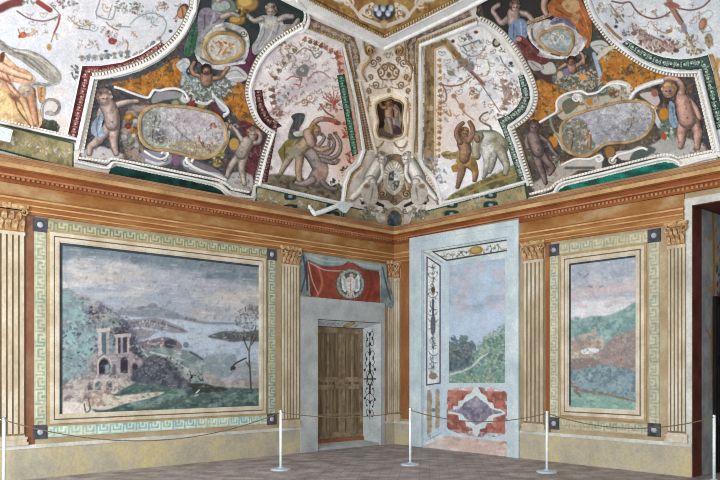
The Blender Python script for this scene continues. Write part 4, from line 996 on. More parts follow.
# nudes and scarf
q = Paint(); c = '#d2a488'
q.poly('-30,62 0,54 8,58 16,66 26,70 34,77 33,82 22,84 12,82 4,88 -30,92', c); q.poly('-30,92 2,88 14,90 20,98 30,102 38,110 42,122 36,130 26,129 12,126 0,121 -30,112', '#c8a878')
q.noise('#e0b898', 14, .45, .65, 110, .8); q.noise('#a8785c', 9, .5, .7, 312, .6); q.limb('14,94 22,100 28,112 33,128', 9, 6, '#c49a78'); q.limb('4,74 10,86 18,96', 6, 5, '#c89478'); q.limb('30,92 32,104 36,124', 11, 6, '#b8876a'); q.limb('0,66 12,72 30,78', 10, 6, '#d8aa8c')
q.poly('0,54 4,52 4,60 0,62', '#5c3a2c'); q.st('0,78 8,82 14,88', 2, '#7c4c3a', cover=False, soft=1.5); q.st('14,96 18,110 30,126', 1.6, '#6c4836', cover=False, soft=1.); q.blob(14, 98, 6, 3, '#6a4a3c', 30, cover=False, soft=.8, a=.8); q.st('0,92 10,104 12,122', 2, '#e4cc9c', cover=False, soft=2); q.blob(4, 106, 7, 9, '#dcc08c', cover=False, soft=1)
q.blob(25, 90, 7, 7, '#a49484', soft=.4); q.blob(24, 90, 4, 4, '#c0b4a4', cover=False, soft=.6); q.spray(25, 90, 14, 6, 6, ['#7c6a5c', '#b4a490', '#8a7866'], 16, (.8, 2), cover=False)
q.poly('37,86 44,83 45,92 43,102 39,102', '#b4885c'); q.st('41,86 41,100', 1.6, '#8a5c38', cover=False)
figure('wrestling_nudes', q, S, .014, .65, r)
q = Paint(); q.drape('-20,30 0,40 8,46 18,49 28,50 40,55 50,63 58,71 60,77 56,82 46,80 38,73 28,66 20,60 10,55 0,50 -20,44', '#a9a298', ('2,44 16,52 30,58 46,72', '14,50 30,54 48,66 56,76', '24,58 36,68 48,78', '30,54 44,60 56,72'))
q.drape('56,78 60,77 58,83 50,86 40,87 30,85 34,82 46,83', '#b9b6b0', ('34,84 46,85 57,81',))
figure('grey_scarf', q, S, .02, .6, r)
q = Paint(); q.st('42,120 41.5,110 44,102 50,99.5 56,101 59,106 57,112 52,114.5 47,113', (2.6, 3.4), '#8e8682'); q.blob(49, 113, 4, 2.4, '#b0a49c'); q.st('42,118 42,106 50,100', .8, '#c0b8b4', cover=False)
figure('hooked_tail', q, S, .012, .5, r)
ML = '#6a3034'
orn_band('maroon_border', '82,66 100,65.5 122,62 141,54 158,42.5 160,41.5 166,45.5 146,61 126,70.5 106,75.5 91,77 77.5,138 67.5,134.5', ML, '#b08478', r, '160,44 144,57 124,66 104,70.5 87,72 84,84 73,135', 3., 5.5)
ribbon('stucco_moulding', '67,134 81.5,65.5 100,65 122,61.5 141,53.5 160,41', 1.4, .02, S, M['stucco'], r, sm=False)
moulding(r, '195.5,-60 195,0 192,12 186,26 178,38 166,50 152,60 136,67.5 120,72.5 104,76.5 93,77.5', 5.5, 4.2)
ribbon('stucco_moulding', '92,76 76,150', 4.6, .05, S, M['stucco'], r, sm=False, base=.01)
ribbon('stucco_moulding', '-70,104.5 0,122.5 77,139.5', 2.2, .03, S, M['stucco'], r, sm=False); beads('bead_row', '-70,102 0,119.8 68,135.5', 3.4, 2., .02, S, M['bead'], r, sm=False)

# ------------------------------------------------------------------ B: cartouche panel on the left wall's cove
def marble(p, poly, s): p.poly(poly, '#9e6428', 1.5); p.noise('#b67830', 9, .4, .6, s, .9, poly, 1); p.noise('#5e4a34', 8, .52, .66, s+3, .85, poly, 1); p.noise('#c08838', 4, .58, .7, s+5, .7, poly, 1)
SK = '#b29c94'
def child(q, head, hr, torso, limbs, skin, hair, fx=0, fy=.15, tw=(11, 9)):
    for l, a, b in limbs: q.limb(l, a, b, skin)
    q.limb(torso, tw[0], tw[1], skin); x, y = pts(torso)[-1]
    q.blob(x, y-2, 1, 1, hx(skin)*.6, cover=False); q.head(head[0], head[1], hr, skin, hair, fx, fy); return q
r = thing('cartouche_panel', 'ceiling panel of two putti with a landscape cartouche, above the big seascape', 'ceiling fresco')
B_ = '98,80 120,77 140,71 158,62 174,50 187,34 196,17 200,0 200,-60 312,-60 301,2 307,8 308,18 302,28 288,35 272,47 260,60 252,75 247,92 250,108 256,123 270,131 262,150 256,172 251,196 229,190 222,183 196,179 150,169 112,162 106,166 78,160'
p = Paint('#45454a'); p.noise('#33343c', 14, .45, .65, 120, .9); p.noise('#5c5a5a', 9, .5, .7, 121, .7)
marble(p, '112,84 138,78 160,68 178,58 182,74 178,88 156,88 150,97 136,92', 122); marble(p, '222,100 236,84 247,82 250,106 256,122 244,124 236,116 228,106', 130)
p.poly('240,122 252,124 264,134 256,168 250,190 240,170 248,148', '#5a2c34', 1.5); p.noise('#6e3a3c', 6, .5, .66, 126, .7, '244,126 264,134 250,190 240,170', 1)
p.poly('82,152 96,146 118,152 124,158 112,160 106,164 84,158', '#b8b4b6', 2); p.poly('222,178 236,172 252,176 250,192 230,188', '#aca8a8', 2)
p.poly('126,112 140,104 150,108 140,120 138,140 146,150 160,156 150,164 128,156 122,136', '#96867c', 2); p.noise('#6c5c54', 6, .5, .66, 127, .8, '126,112 150,106 138,140 160,156 128,156', 2)
for x, y, k, cc in ((129, 117, 4.5, '#c08a3c'), (134, 131, 3.6, '#b87c34'), (128, 126, 3.2, '#8c4034'), (136, 122, 3.5, '#a8b0b4'), (125, 138, 4, '#a8a8a8'), (131, 141, 4, '#7c8a74'), (137, 146, 3.8, '#a0a49c'), (126, 146, 3, '#6c7460'), (134, 136, 3, '#c0b4a8'), (142, 150, 3, '#8a7a50')):
    p.blob(x, y, k, k, hx(cc)*.7, soft=.3); p.blob(x-k*.2, y-k*.2, k*.65, k*.65, cc, soft=.5)
p.noise('#1e1c1c', 2.6, .58, .76, 301, .5); p.noise('#b8aca0', 2.4, .62, .78, 302, .45); p.noise('#7a4c2c', 4, .6, .74, 303, .4)
# scrolled strapwork under the landscape
p.poly('142,150 158,152 166,150 172,156 170,163 160,166 146,164', '#8c8896', 1.); p.st('146,160 158,164 166,160 168,155 163,152', 2.6, '#c9c6c6'); p.curl(164, 158, 4, '#54505c', 1.2)
p.poly('180,160 188,155 196,160 210,166 220,172 228,180 214,178 200,174 186,170', '#6e6c74', 1.); p.curl(187, 162, 5, '#c4c4c6', 2.); p.st('190,168 202,172 216,174 226,179', 2.4, '#b4b2b4'); p.st('196,160 206,164 214,166', 2, '#4c4858'); p.st('192,164 204,168 214,170', 1.4, '#8a6a74')
p.blob(176, 160, 4, 6, '#7a5c78'); p.blob(217, 163, 4.5, 4, '#a89858'); p.blob(221, 154, 3.5, 3, '#7c8448'); p.spray(218, 160, 16, 6, 6, ['#b4a468', '#5c6444', '#c8bc94', '#6c5040'], 18, (.8, 2))
p.blob(234, 144, 5, 6, '#b4924c'); p.st('228,132 226,142 222,150', 4.6, '#c4c6c8'); p.st('226,135 225,147', 1.6, '#e4e4e2'); p.spray(232, 126, 20, 7, 6, ['#8a9aa0', '#a0a4a0', '#5c5e60', '#b49a74'], 19, (.8, 2.4)); p.st('222,124 214,116 218,134', 1.5, '#a8704c')
p.st('115,87 122,89 132,93 147,97.5 151,94 154,90 160,90.5 166,89 176,88.5 184,92 188,99', 2.6, '#d8d6d2'); p.st('118,90 132,96 147,100 152,97', 1.4, '#4a4648'); p.poly('155,93 172,91 184,95 178,98 164,100 152,103', '#8a8a8c', 1.); p.st('134,102 146,103', 1.4, '#6c5044', soft=1)
for x, y, c1, c2 in ((184, 100, '#b4b0a4', '#7c7c74'), (176, 104, '#8a8c74', '#5a5c4c'), (192, 104, '#7c3c3c', '#4c2a2c'), (202, 106, '#96906c', '#5c5640')): p.blob(x, y, 5.5, 4.6, c2); p.blob(x-.6, y-.8, 3.6, 3, c1)
p.curl(185, 98, 4.6, '#d0cdc6', 1.8); p.st('196,102 206,104 212,100', 2.4, '#cac8c2'); p.st('212,92 216,98 224,106 228,112 224,116', 3, '#c8c9c9'); p.st('212,104 218,112 222,122', 3, '#6c3038'); p.poly('214,96 222,100 228,108 224,112 218,106', '#b9bdc0', 1)
# upper group: dark grove, lady, vase, drapery
p.poly('200,-60 310,-60 300,0 306,8 306,20 296,30 276,40 262,54 252,70 236,62 198,64 186,58 196,20', '#35393a', 2); p.noise('#23302c', 10, .45, .65, 128, .9, '240,-30 304,0 304,20 280,36 252,60 240,40', 2)
p.poly('232,66 240,56 252,46 268,42 258,56 251,72 246,84 238,80', '#5c3444', 1.5); p.noise('#45243a', 5, .5, .65, 129, .8, '232,66 252,46 268,42 246,84', 1)
p.blob(247, 3, 11, 8, '#9a7a40'); p.blob(245, 1, 7, 5, '#c4a660'); p.blob(246, 11, 4, 2.6, '#6e5428'); p.blob(237, 20, 8, 5, '#8a6c38'); p.blob(235, 19, 5, 3, '#b8964c'); p.spray(240, 14, 18, 10, 7, ['#a4854a', '#5a4828', '#c4a764'], 20, (.8, 2.2)); p.poly('216,-10 232,0 236,10 226,16 212,10', '#6e7c74', 2)
p.poly('180,84 190,76 200,74 206,84 218,80 226,78 232,84 222,94 212,100 198,98 186,92', '#6a726c', 1.5); p.noise('#4a5250', 4, .45, .65, 310, .8, '180,84 206,84 232,84 212,100 186,92'); p.spray(206, 90, 300, 25, 12, ['#a8b0aa', '#7c8a84', '#c4c4b4', '#5e6a68', '#8e9a9c', '#a09078', '#545c58', '#b4b8b4'], 21, (.5, 1.8))
p.poly('176,64 186,58 190,64 182,72', '#c4c2be', 1.); p.poly('222,72 236,66 248,76 240,82 230,80', '#bcbcba', 1.2); p.st('183,60 184,72 182,84', 3, '#a0b0c0', soft=1); p.st('178,66 184,62 188,64', 1., '#8c8e90'); p.st('224,74 236,70 244,76', 1.2, '#88898c'); p.st('228,79 238,77 246,79', 1., '#e2e2de'); p.st('184,72 190,80 196,86', 1.6, '#8a9aa8'); p.spray(190, 78, 60, 8, 10, ['#a8b0ac', '#727c7c', '#c8c8bc', '#8a9498'], 313, (.5, 1.5)); p.poly('206,66 228,62 232,66 222,70', '#c8c6c2', 1.); p.spray(228, 82, 20, 8, 6, ['#a4aaa4', '#c4c2b8', '#7c807a'], 22, (.8, 2.2))
patch('painting', B_, S, p, .004, .55, r)
q = Paint(); OV = '139,128 140,117 148,108 160,105 172,106 186,107 202,110 216,115 224,126 226,140 219,151 207,157.5 194,157.5 180,153.5 166,150.5 152,148.5 142,141'
q.poly(OV, '#b2aeb0', .8); q.noise('#c8c4c6', 12, .42, .6, 141, .8, None, 2, .6, 1.3); q.noise('#8f9092', 7, .5, .68, 142, .6)
q.poly('140,112 152,108 158,116 156,130 162,144 148,146 140,136', '#8c8e84', 2, cover=False); q.spray(150, 124, 60, 11, 16, ['#7c7e74', '#a4a498', '#6a6c68', '#98a0a0'], 23, (.8, 2.4), cover=False); q.st('152,142 153,128 156,116', 1.6, '#5c5850', cover=False); q.blob(160, 136, 5, 7, '#5e5a58', cover=False, soft=.7); q.st('158,128 160,140', 2, '#44444a', cover=False)
q.poly('172,112 196,112 214,120 220,132 204,138 186,136 176,128', '#bfb6ba', 3, cover=False); q.st('170,122 182,134 196,146', 1.4, '#8a8688', cover=False, soft=1); q.poly('164,146 186,140 206,144 218,146 206,158 190,157', '#a4987a', 2, cover=False); q.noise('#8a7a58', 5, .48, .65, 143, .8, '164,146 206,144 218,148 192,158'); q.spray(214, 134, 40, 9, 12, ['#b08878', '#8aa0ac', '#9c5a48', '#c0b0a0', '#7c8c90'], 24, (.8, 2.2), cover=False)
for x, y, cc in ((199, 140, '#a07858'), (203, 146, '#8c5a4c'), (195, 147, '#ac9070'), (209, 149, '#846058')): q.limb([[x-.8, y-3.5], [x, y], [x+1, y+3.5]], 2.6, 1.6, cc)
q.st('150,142 158,146 170,148 180,150', 3, '#a0a894', cover=False, soft=1.5); q.spray(160, 140, 20, 10, 5, ['#5c5c54', '#8a8474'], 25, (.7, 1.7), cover=False)
q.spray(182, 132, 260, 42, 24, ['#c4bcc0', '#8c8a8c', '#a8a09c', '#9aa0a0', '#b8a890', '#7c7a74', '#d0c8c8'], 126, (.4, 1.3), cover=False)
ov = figure('landscape_oval', q, S, .012, .5, r)
ribbon('gilt_frame', OV, 3.4, .035, S, M['gold'], ov, closed=True)
q = child(Paint(), (104, 96.5), 7.6, '108,107 111,115 112,124', (('114,106 122,103 130,101.5 137,101', 7, 4), ('103,107 99,114 100,122', 6, 5), ('108,127 101,136 95,143 90,147 89,154', 11, 5), ('114,127 113,138 114,147 116,154', 11, 5)), SK, '#8c7468', .1, tw=(17, 15))
figure('putto', q, S, .02, .55, r)
q = Paint(); q.drape('101,112 103,118 101,126 104,134 98,138 91,132 93,122 98,116', '#9aa6b8', ('99,116 96,126 97,136', '101,122 98,132')); figure('blue_cloth', q, S, .026, .55, r)
q = child(Paint(), (252, 133), 5.4, '247,142 244,148 241,154', (('243,142 239,136 236,131 233,127', 5, 3.4), ('251,143 258,142 260,136 257,131', 5, 4), ('239,157 233,163 229,170 227,177', 9, 4), ('243,158 241,166 242,174 244,184', 9, 4.4)), '#b4a49a', '#8a6a50', .05, tw=(12, 12))
figure('putto', q, S, .02, .55, r)
q = Paint(); q.limb('200,76 194,74 191,68 194,62', 5, 3.4, '#a07c68'); q.limb('213,78 220,77 224,72 228,67', 5, 3.4, '#a07c68'); q.limb('206,76 206,82', 13, 11, '#a4826e'); q.head(206, 69, 5.2, '#a47c68', '#2e2420', 0, .2); q.blob(206, 73, 3, 1.8, '#4a3830', cover=False)
figure('satyr', q, S, .022, .5, r)
def straps(root, lines):
    for l, w in lines: ribbon('strapwork', l, w, .02, S, M['stucco'], root, base=.006)
straps(r, (('115,87 122,89 132,93 147,97.5 151,94 154,90 160,90.5 166,89 176,88.5 184,92 188,99', 2.2), ('144,151 152,156 160,159 166,157 168,153 164,151 161,154', 2.2), ('226,180 214,175 202,171 192,166 186,160 188,156 193,158 191,162', 2.4), ('212,93 217,99 225,106 228,112 223,115', 2.4), ('198,101 206,103 212,100', 1.8)))
q = Paint(); q.poly('196,46 199,36 204,28 214,22.5 226,22 237,25 246,30 249,40 248,52 244,60 236,63 226,66 214,65 203,62 196,57', '#bab6b2', .9); q.noise('#8e8a8a', 8, .48, .66, 144, .8); q.st('198,56 210,62 226,64 242,58', 2, '#6a6668', cover=False); q.st('200,40 206,28 220,24', 2, '#dcd9d4', cover=False); q.st('242,30 247,42 245,56', 2.4, '#dcd9d4', cover=False); q.curl(243, 33, 3.6, '#50504e', 1.2); q.st('226,28 236,32 240,36', 3, '#55544c', cover=False); q.st('214,66 228,64 244,62', 2.4, '#d4d2d0'); q.st('199,52 198,58 204,64', 2.6, '#d0cecb')
sh = figure('shield_cartouche', q, S, .02, .55, r)
SHD = '204,50 205,41 211,34 220,31.5 232,33 240,38 242,46 238,54 229,59 218,61.5 211,60'
figure('medallion', Paint().poly(SHD, '#b9b4a8', .6).noise('#d0cabc', 6, .4, .6, 145, .8).spray(221, 46, 30, 12, 8, ['#b07c58', '#c49a70', '#a05c44', '#d8d4c8'], 26, (.8, 2), cover=False).st('218,40 221,46 217,54', 2., '#b07050', cover=False).st('230,44 224,50 230,52', 1.8, '#c08858', cover=False), S, .03, .5, sh)
ribbon('gilt_frame', SHD, 3.6, .04, S, M['gold'], sh, closed=True, base=.02)
q = Paint(); q.drape('200,10 212,8 222,12 224,20 214,26 206,34 200,44 194,52 192,44 196,30', '#8f8692', ('204,14 204,28 196,44', '214,12 210,24 202,36', '220,16 208,28')); q.drape('194,22 198,26 197,38 194,50 188,56 184,50 188,36', '#2f5e42', ('194,28 190,46', '190,36 187,52')); q.drape('198,34 202,36 202,48 200,56 195,52', '#9aa392', ('200,38 198,50',)); q.limb('222,16 232,13 238,15', 6, 4, '#a89890'); q.poly('214,2 226,0 230,6 222,10 212,8', '#9aa49a'); q.head(219, -4, 5, '#b8a298', '#8a7458')
figure('draped_woman', q, S, .02, .55, r, clip='199,0 320,-30 320,90 170,90 186,36')
q = Paint(); q.drape('258,18 266,15 278,17 283,22 284,30 277,36 272,42 262,50 254,54 252,46 257,38 260,28', '#b4b2b2', ('264,18 264,32 256,48', '274,20 270,34 260,48', '279,24 276,34', '262,22 258,36')); q.limb('279,19 285,16 292,16', 5, 4, '#b6a69c'); q.limb('284,27 293,26 298,20', 6, 4, '#a8988e'); q.limb('262,18 254,20 248,15', 5, 3.5, '#a89c94'); q.blob(269, 23, 6, 5, '#cac2b6', cover=False, soft=.8); q.head(271, 9, 5.4, '#b8a498', '#7c6a54', -.1)
figure('woman_in_white', q, S, .02, .55, r)
beads('bead_row', '80,158 107,161.5 112,158.5 150,166 190,174.5 218,180 226,184 232,189 248,192', 3.2, 2.4, .022, S, M['bead'], r, sm=False)
ribbon('stucco_moulding', '74,162 105,168.5 110,165.5 116,162.8 150,170.5 190,178.5 214,184 222,188 228,193 234,196.5 252,197.5', 3.6, .05, S, M['stucco'], r)
beads('bead_row', '95.5,82 82,152', 3.6, 3.2, .022, S, M['bead'], r, sm=False)

# green recess below it
def recess(nm, poly, text, tone):
    p = Paint(tone); p.noise(hx(tone)*.6, 10, .42, .62, 150, .9, None, 2, .4, 1.4); p.noise(hx(tone)*1.25, 7, .55, .7, 151, .6)
    o = patch(nm, poly, S, p, .006, .7); o['label'] = text; o['category'] = 'painted panel'; return o
recess('green_recess', '108,174 111,168.5 116,165.8 150,173 190,181 212,186 220,190 228,198 170,190', 'dark green strip under the left putti cartouche, just above the cornice', '#123f38')

# ------------------------------------------------------------------ C: hydra panel left of the corner
r = thing('grotesque_panel', 'white ceiling panel with a man fighting the many-headed serpent, left of the corner strip', 'ceiling fresco')
C_ = '302,32 341,46 347,72 352,100 360,150 356,160 347,168 343,176 340,203 257,184 260,168 270,133 257,122 252,108 250,92 254,77 262,62 274,48 288,37'
p = Paint('#ece4e2'); p.noise('#f0e6e2', 20, .42, .6, 160, .8); p.noise('#c8bcc0', 14, .5, .68, 161, .7); p.poly('325,120 358,110 362,160 345,180 330,160', '#dcbcae', 12)
p.poly('340,48 348,80 358,140 360,152 354,156 346,110 338,70', '#c4806c', 2.5, a=.5)
tufts(p, '306,36 322,42 338,50', 6, 4, ['#8a4c3c', '#a86a54', '#6c5c48', '#b08468'], 27, 1); tufts(p, '342,56 346,80 352,112 357,146', 7, 4.6, ['#9a4e3c', '#b46a50', '#7a3c30', '#8a6a50'], 28, 1)
tufts(p, '268,90 270,104 276,116', 7, 5, ['#8c5c54', '#a48078', '#6c5a58'], 29, -1); tufts(p, '272,76 282,60 292,48', 8, 4, ['#6c6a48', '#8c7a5c', '#7a5a4c'], 30, 1)
p.spray(284, 46, 20, 6, 4, ['#8a7a54', '#6c5c44', '#a8906c'], 31, (.8, 2))
p.poly('296,70 304,64 309,68 306,76 298,76', '#7a7a78', 1.2); p.blob(302, 70, 2, 2, '#c8c4bc'); p.st('286,80 292,76 302,78 300,85 294,84', 1.2, '#9c5a4c', sm=False); p.st('308,80 314,73 322,72 330,78', 1.6, '#b09488'); p.st('290,70 296,60 292,54', 1.2, '#b49c90'); p.st('278,74 286,64 296,60', 1., '#b09a8c')
p.st('312,52 316,58 322,52', 1.6, '#8a9088'); p.st('296,54 304,48 310,50', 1.4, '#a08c7c'); p.spray(312, 50, 12, 8, 4, ['#8a8070', '#6c7474', '#a8948a'], 32, (.7, 1.6)); p.spray(284, 96, 26, 7, 10, ['#8a9498', '#7a6a6c', '#9c8a88', '#b0b4b4'], 33, (.8, 2)); p.spray(278, 114, 20, 6, 6, ['#9c8078', '#7c5c54', '#b09c94'], 34, (.7, 1.8))
p.curl(310, 98, 5, '#b49484', 1.2); p.curl(304, 102, 4, '#a8846c', 1.2, 1.4, 2, -1); p.st('298,103 306,100 314,104', 1.1, '#a88a78'); p.st('320,104 326,112 334,117', 1.6, '#8a5040'); p.st('318,110 322,104', 1.2, '#9c6450')
for a in np.linspace(-2.6, -.6, 7): p.st([[334, 104], [334+13*math.cos(a), 104+13*math.sin(a)]], (1.6, .8), '#b4604c')
p.spray(334, 106, 30, 9, 6, ['#b4604c', '#9c4a3c', '#c48a74'], 35, (.8, 2)); p.spray(346, 128, 22, 4, 10, ['#a45040', '#8c3c34', '#c08070'], 36, (.8, 2.2)); p.spray(350, 158, 24, 5, 7, ['#b0604c', '#c48470', '#8a5040'], 37, (.8, 2.2)); p.blob(271, 168, 1.4, 2.4, '#7a8470')
p.poly('262,178 274,174 292,176 310,182 326,186 342,186 342,203 300,196 262,188', '#6e6252', 2); p.noise('#8c8068', 7, .45, .65, 162, .8, '262,178 292,176 342,186 342,203 262,188', 2); p.noise('#3e382e', 5, .52, .68, 163, .8, '262,178 292,176 342,188 342,203 262,188', 2); p.spray(334, 186, 30, 8, 7, ['#4a4438', '#6c6450', '#2e2c28'], 38, (.8, 2)); p.spray(346, 172, 26, 6, 6, ['#6c5c50', '#8c7a6c', '#4c4440'], 39, (.8, 2))
spot(p, C_, 70, OR, 2.4, 3.6, 11, ('262,200 262,150 282,120 300,108 340,112 362,130 362,206',), 6); patch('painting', C_, S, p, .004, .55, r)
q = Paint(); c = '#9a8c88'
q.limb('310,152 316,160 320,170 316,180', 15, 17, c); q.limb('312,180 304,184 296,183', 9, 4, c); q.limb('322,182 328,188 336,189', 6, 3, '#7a706c')
q.blob(322, 172, 7, 8, '#b4948a', cover=False, soft=.7)
for l, a, b in (('318,152 326,154 332,150 334,142 330,136', 5, 2.6), ('320,156 332,158 339,152 340,142 335,134', 5, 2.6), ('316,150 322,148 328,146 329,138', 4.4, 2.4), ('322,160 334,163 338,160', 5, 3), ('314,148 318,146 324,138 321,134', 4, 2.6)): q.limb(l, a, b, '#94847c')
for x, y in ((330, 135), (335, 133), (329, 138), (338, 160), (321, 134)): q.blob(x, y, 2.2, 1.7, '#7c6c64')
figure('hydra', q, S, .014, .5, r)
q = Paint(); sk = '#b0907c'
q.drape('280,148 287,140 297,136 306,140 306,150 296,150 288,158 285,166 281,160 278,152', '#8c7c4c', ('284,146 284,158', '296,140 286,152', '302,142 292,150')); q.drape('288,138 290,128 293,121 291,116 297,113 304,114 303,121 299,128 300,134 308,136 296,139', '#50545c', ('294,118 293,132', '300,116 298,130')); q.poly('293,132 302,131 303,135 295,136', '#d4d2ce')
q.limb('296,148 289,158 284,166 280,174', 9, 4, '#a8988a'); q.limb('299,150 299,160 298,170 299,180', 10, 5, '#b09484'); q.limb('310,140 303,146 298,150', 13, 13, '#b09880'); q.blob(294, 152, 6, 6, '#9a9484', cover=False, soft=.7); q.limb('308,138 311,128 317,120 326,119 335,121', 6, 4, sk); q.limb('312,138 313,146 320,150 328,148', 6, 4, sk); q.limb('308,134 311,144', 12, 9, '#b89c8c'); q.head(315, 130, 5, sk, '#7c5a30', .3); q.st('324,118 334,121 338,123', 3.4, '#a45c48'); q.blob(337, 123, 3.4, 2, '#8c4438')
figure('hero_with_lion_skin', q, S, .02, .5, r)
orn_band('maroon_border', '254.5,90 262,90 264,104 270,116 282,126 277,128 267,182 258.5,181 270.5,131 258,120', '#552c30', '#a07c74', r, '258,92 261,108 268,120 275,127 263,180', 2.6, 6)
orn_band('green_border', '337,75 344.5,74 348,92 358,154 352,156', '#2a5a44', '#7ca48c', r, '341,78 355,153', 2.4, 5.5)
moulding(r, '303,26 288,34.5 274,44 262,57 254,73 249.5,91 253,107 259,120 267,128 273,131.5', 4.4, 3.6)
moulding(r, '273.5,131 266,154 260,178 258.5,186', 3.4, 3.4, sm=False)
ribbon('stucco_moulding', '297,-2 303,4 308.5,12 308,22 303,29 297,31', 4., .05, S, M['stucco'], r, base=.01); beads('bead_row', '300,4 304.5,11 304.5,20 300,27', 3.2, 2.4, .022, S, M['bead'], r)
V0 = '303,27.5 343,43.5 349.5,72 356,106 363,150 358,164 349,172 344.5,184 342,204'
ribbon('stucco_moulding', V0, 4.4, .045, S, M['stucco'], r, sm=False, base=.01)
beads('bead_row', '308,27 345.5,41.5 352,70 358.5,104 366,148 361,166 352.5,174 348,185 346,203', 3., 2.6, .022, S, M['gold'], r, sm=False)
ribbon('stucco_moulding', '256,183.5 300,193.5 341,203', 2.6, .03, S, M['stucco'], r, sm=False)
ribbon('gilt_line', '343,50 348.5,76 361,150', 1.2, .015, S, M['gold'], r, sm=False)

# ------------------------------------------------------------------ D: corner strip with the niche figure
def strip_paint():
    p = Paint('#e4d8ca'); p.noise('#efe6da', 16, .42, .6, 170, .8); p.noise('#d0bca4', 12, .5, .68, 171, .6); c = '#75583c'
    for g in (-1, 1):
        X = lambda x: 388.5+g*(x-388.5)
        for x, y, rr in ((397, 71, 5), (404, 62, 4), (402, 84, 4), (409, 90, 3), (399, 58, 3), (393, 66, 4), (407, 76, 3)): p.curl(X(x), y, rr, c, 1.35, 1.3, 1.5 if g > 0 else 1.6, g)
        p.st([[X(389), 62], [X(396), 66], [X(399), 72], [X(396), 78], [X(390), 79]], 1.5, '#7c5c40'); p.st([[X(390), 86], [X(400), 88], [X(408), 84]], 1.2, '#a08468'); p.spray(X(400), 76, 22, 11, 16, ['#a48660', '#8a6a4a', '#b49a78'], 40+g, (.6, 1.6))
        p.st([[X(393), 139], [X(397), 146], [X(404), 147], [X(408), 141]], 1.5, '#8a6c50'); p.st([[X(396), 143], [X(402), 151], [X(408), 144]], 1.2, '#9c8a74'); p.st([[X(408), 98], [X(410), 116], [X(408), 136]], 1.6, '#a88458'); p.spray(X(408.5), 100, 14, 2.5, 14, ['#b4935e', '#94704a'], 44+g, (.7, 1.6))
    p.blob(388.5, 64, 3, 2.4, '#a07c58'); p.blob(388.5, 74, 2.4, 3, '#8c6848'); p.blob(388.5, 90, 2, 2.6, '#9c7a58'); p.spray(388.5, 54, 12, 6, 3, ['#a48c74', '#8c8c84'], 47, (.7, 1.7)); return p
r = thing('corner_strip', 'cream ceiling strip folding along the corner, with scrolls and a framed niche figure', 'ceiling stucco')
patch('painted_strip', '362,37 366,40 374,45 384,50 395,45 403,40 407,37 408,62 414,66 414,158 376,158 369,120 362,86 356,70 360,62', S, strip_paint(), .02, .7, r)
for g in (-1, 1):
    X = lambda x: 388.5-4*0+g*(x-388.5)
    o = 0 if g > 0 else -2
    t_ = np.linspace(0, 3.6*math.pi, 30); rr = 5.2*(1-t_/t_[-1]*.82); cx_ = 399.5 if g > 0 else 369.5
    ribbon('volute', np.vstack([[[cx_+g*6.5, 37.5], [cx_+g*6, 42]], np.stack([cx_+g*rr*np.cos(t_), 47.5+rr*np.sin(t_)], -1)]), 1.5, .05, S, M['gold'], r, base=.024, step=1.)
    ribbon('scroll_edge', [[X(405)+o, 40], [X(405.5)+o, 58], [X(411)+o, 64], [X(413)+o, 72], [X(409)+o, 80]], 2., .04, S, M['gold'], r, base=.02)
ribbon('strip_edge', '359,80 366,112 372,140 377,158', 2.2, .04, S, M['cream'], r, sm=False, base=.012); ribbon('strip_edge', '413.5,70 413.5,156', 2.2, .04, S, M['cream'], r, sm=False, base=.012)
NI = '376,112 375.5,103 379,99 384,98.5 387,96.5 393,96.5 396,98.5 400,99 403.5,103 403.5,112 403,118 404,128 402,134 395,136 390,137.5 384,136 378,135 376,129 377,120'
p = Paint('#2c211c'); p.noise('#46301f', 8, .45, .65, 172, .8); p.poly('377,128 404,127 402,136 378,136', '#6c5a4c', 1.5)
nb = patch('niche_picture', NI, S, p, .026, .5, r)
q = Paint(); q.limb('389,106 388,113 389,118', 9, 8, '#c8a084'); q.drape('384,118 394,117 399,126 398,133 391,132 386,131', '#b4a49c', ('388,119 389,130', '393,118 395,131')); q.drape('395,104 400,108 402,120 400,130 396,122', '#a09890', ('398,108 400,124',)); q.drape('393,124 400,126 402,133 394,133', '#4c3644', ()); q.limb('388,119 390,126 391,133', 6, 3.4, '#b8a08c'); q.limb('385,107 381,106 379,101', 4, 2.6, '#a47c5c'); q.limb('393,107 398,110 397,116', 4, 3, '#ae8460'); q.blob(386, 127, 3, 4, '#a08c64'); q.head(388, 102, 3.6, '#b08c6c', '#6c4428')
figure('standing_figure', q, S, .032, .45, nb)
ribbon('gilt_frame', '373.5,112 373,102 378,97 384,95.5 388.5,93.5 393,93.5 397,95.5 402,97 406.5,102 406,112 405.5,118 407,128 404,136 396,138.5 390,140.5 383,138.5 376,137 373.5,129 375,120', 3.2, .05, S, M['cream'], r, closed=True, base=.02)
ribbon('gilt_line', '375.5,112 375,103 379,98.8 384,97.8 388.5,96 393,96 397,98 401,99 404.5,103 404,112 403.8,118 405,128 402.5,134.5 395.5,136.5 390,138 383.5,136.5 377.5,135 375.7,129 377,120', 1.1, .06, S, M['gold'], r, closed=True, base=.022)

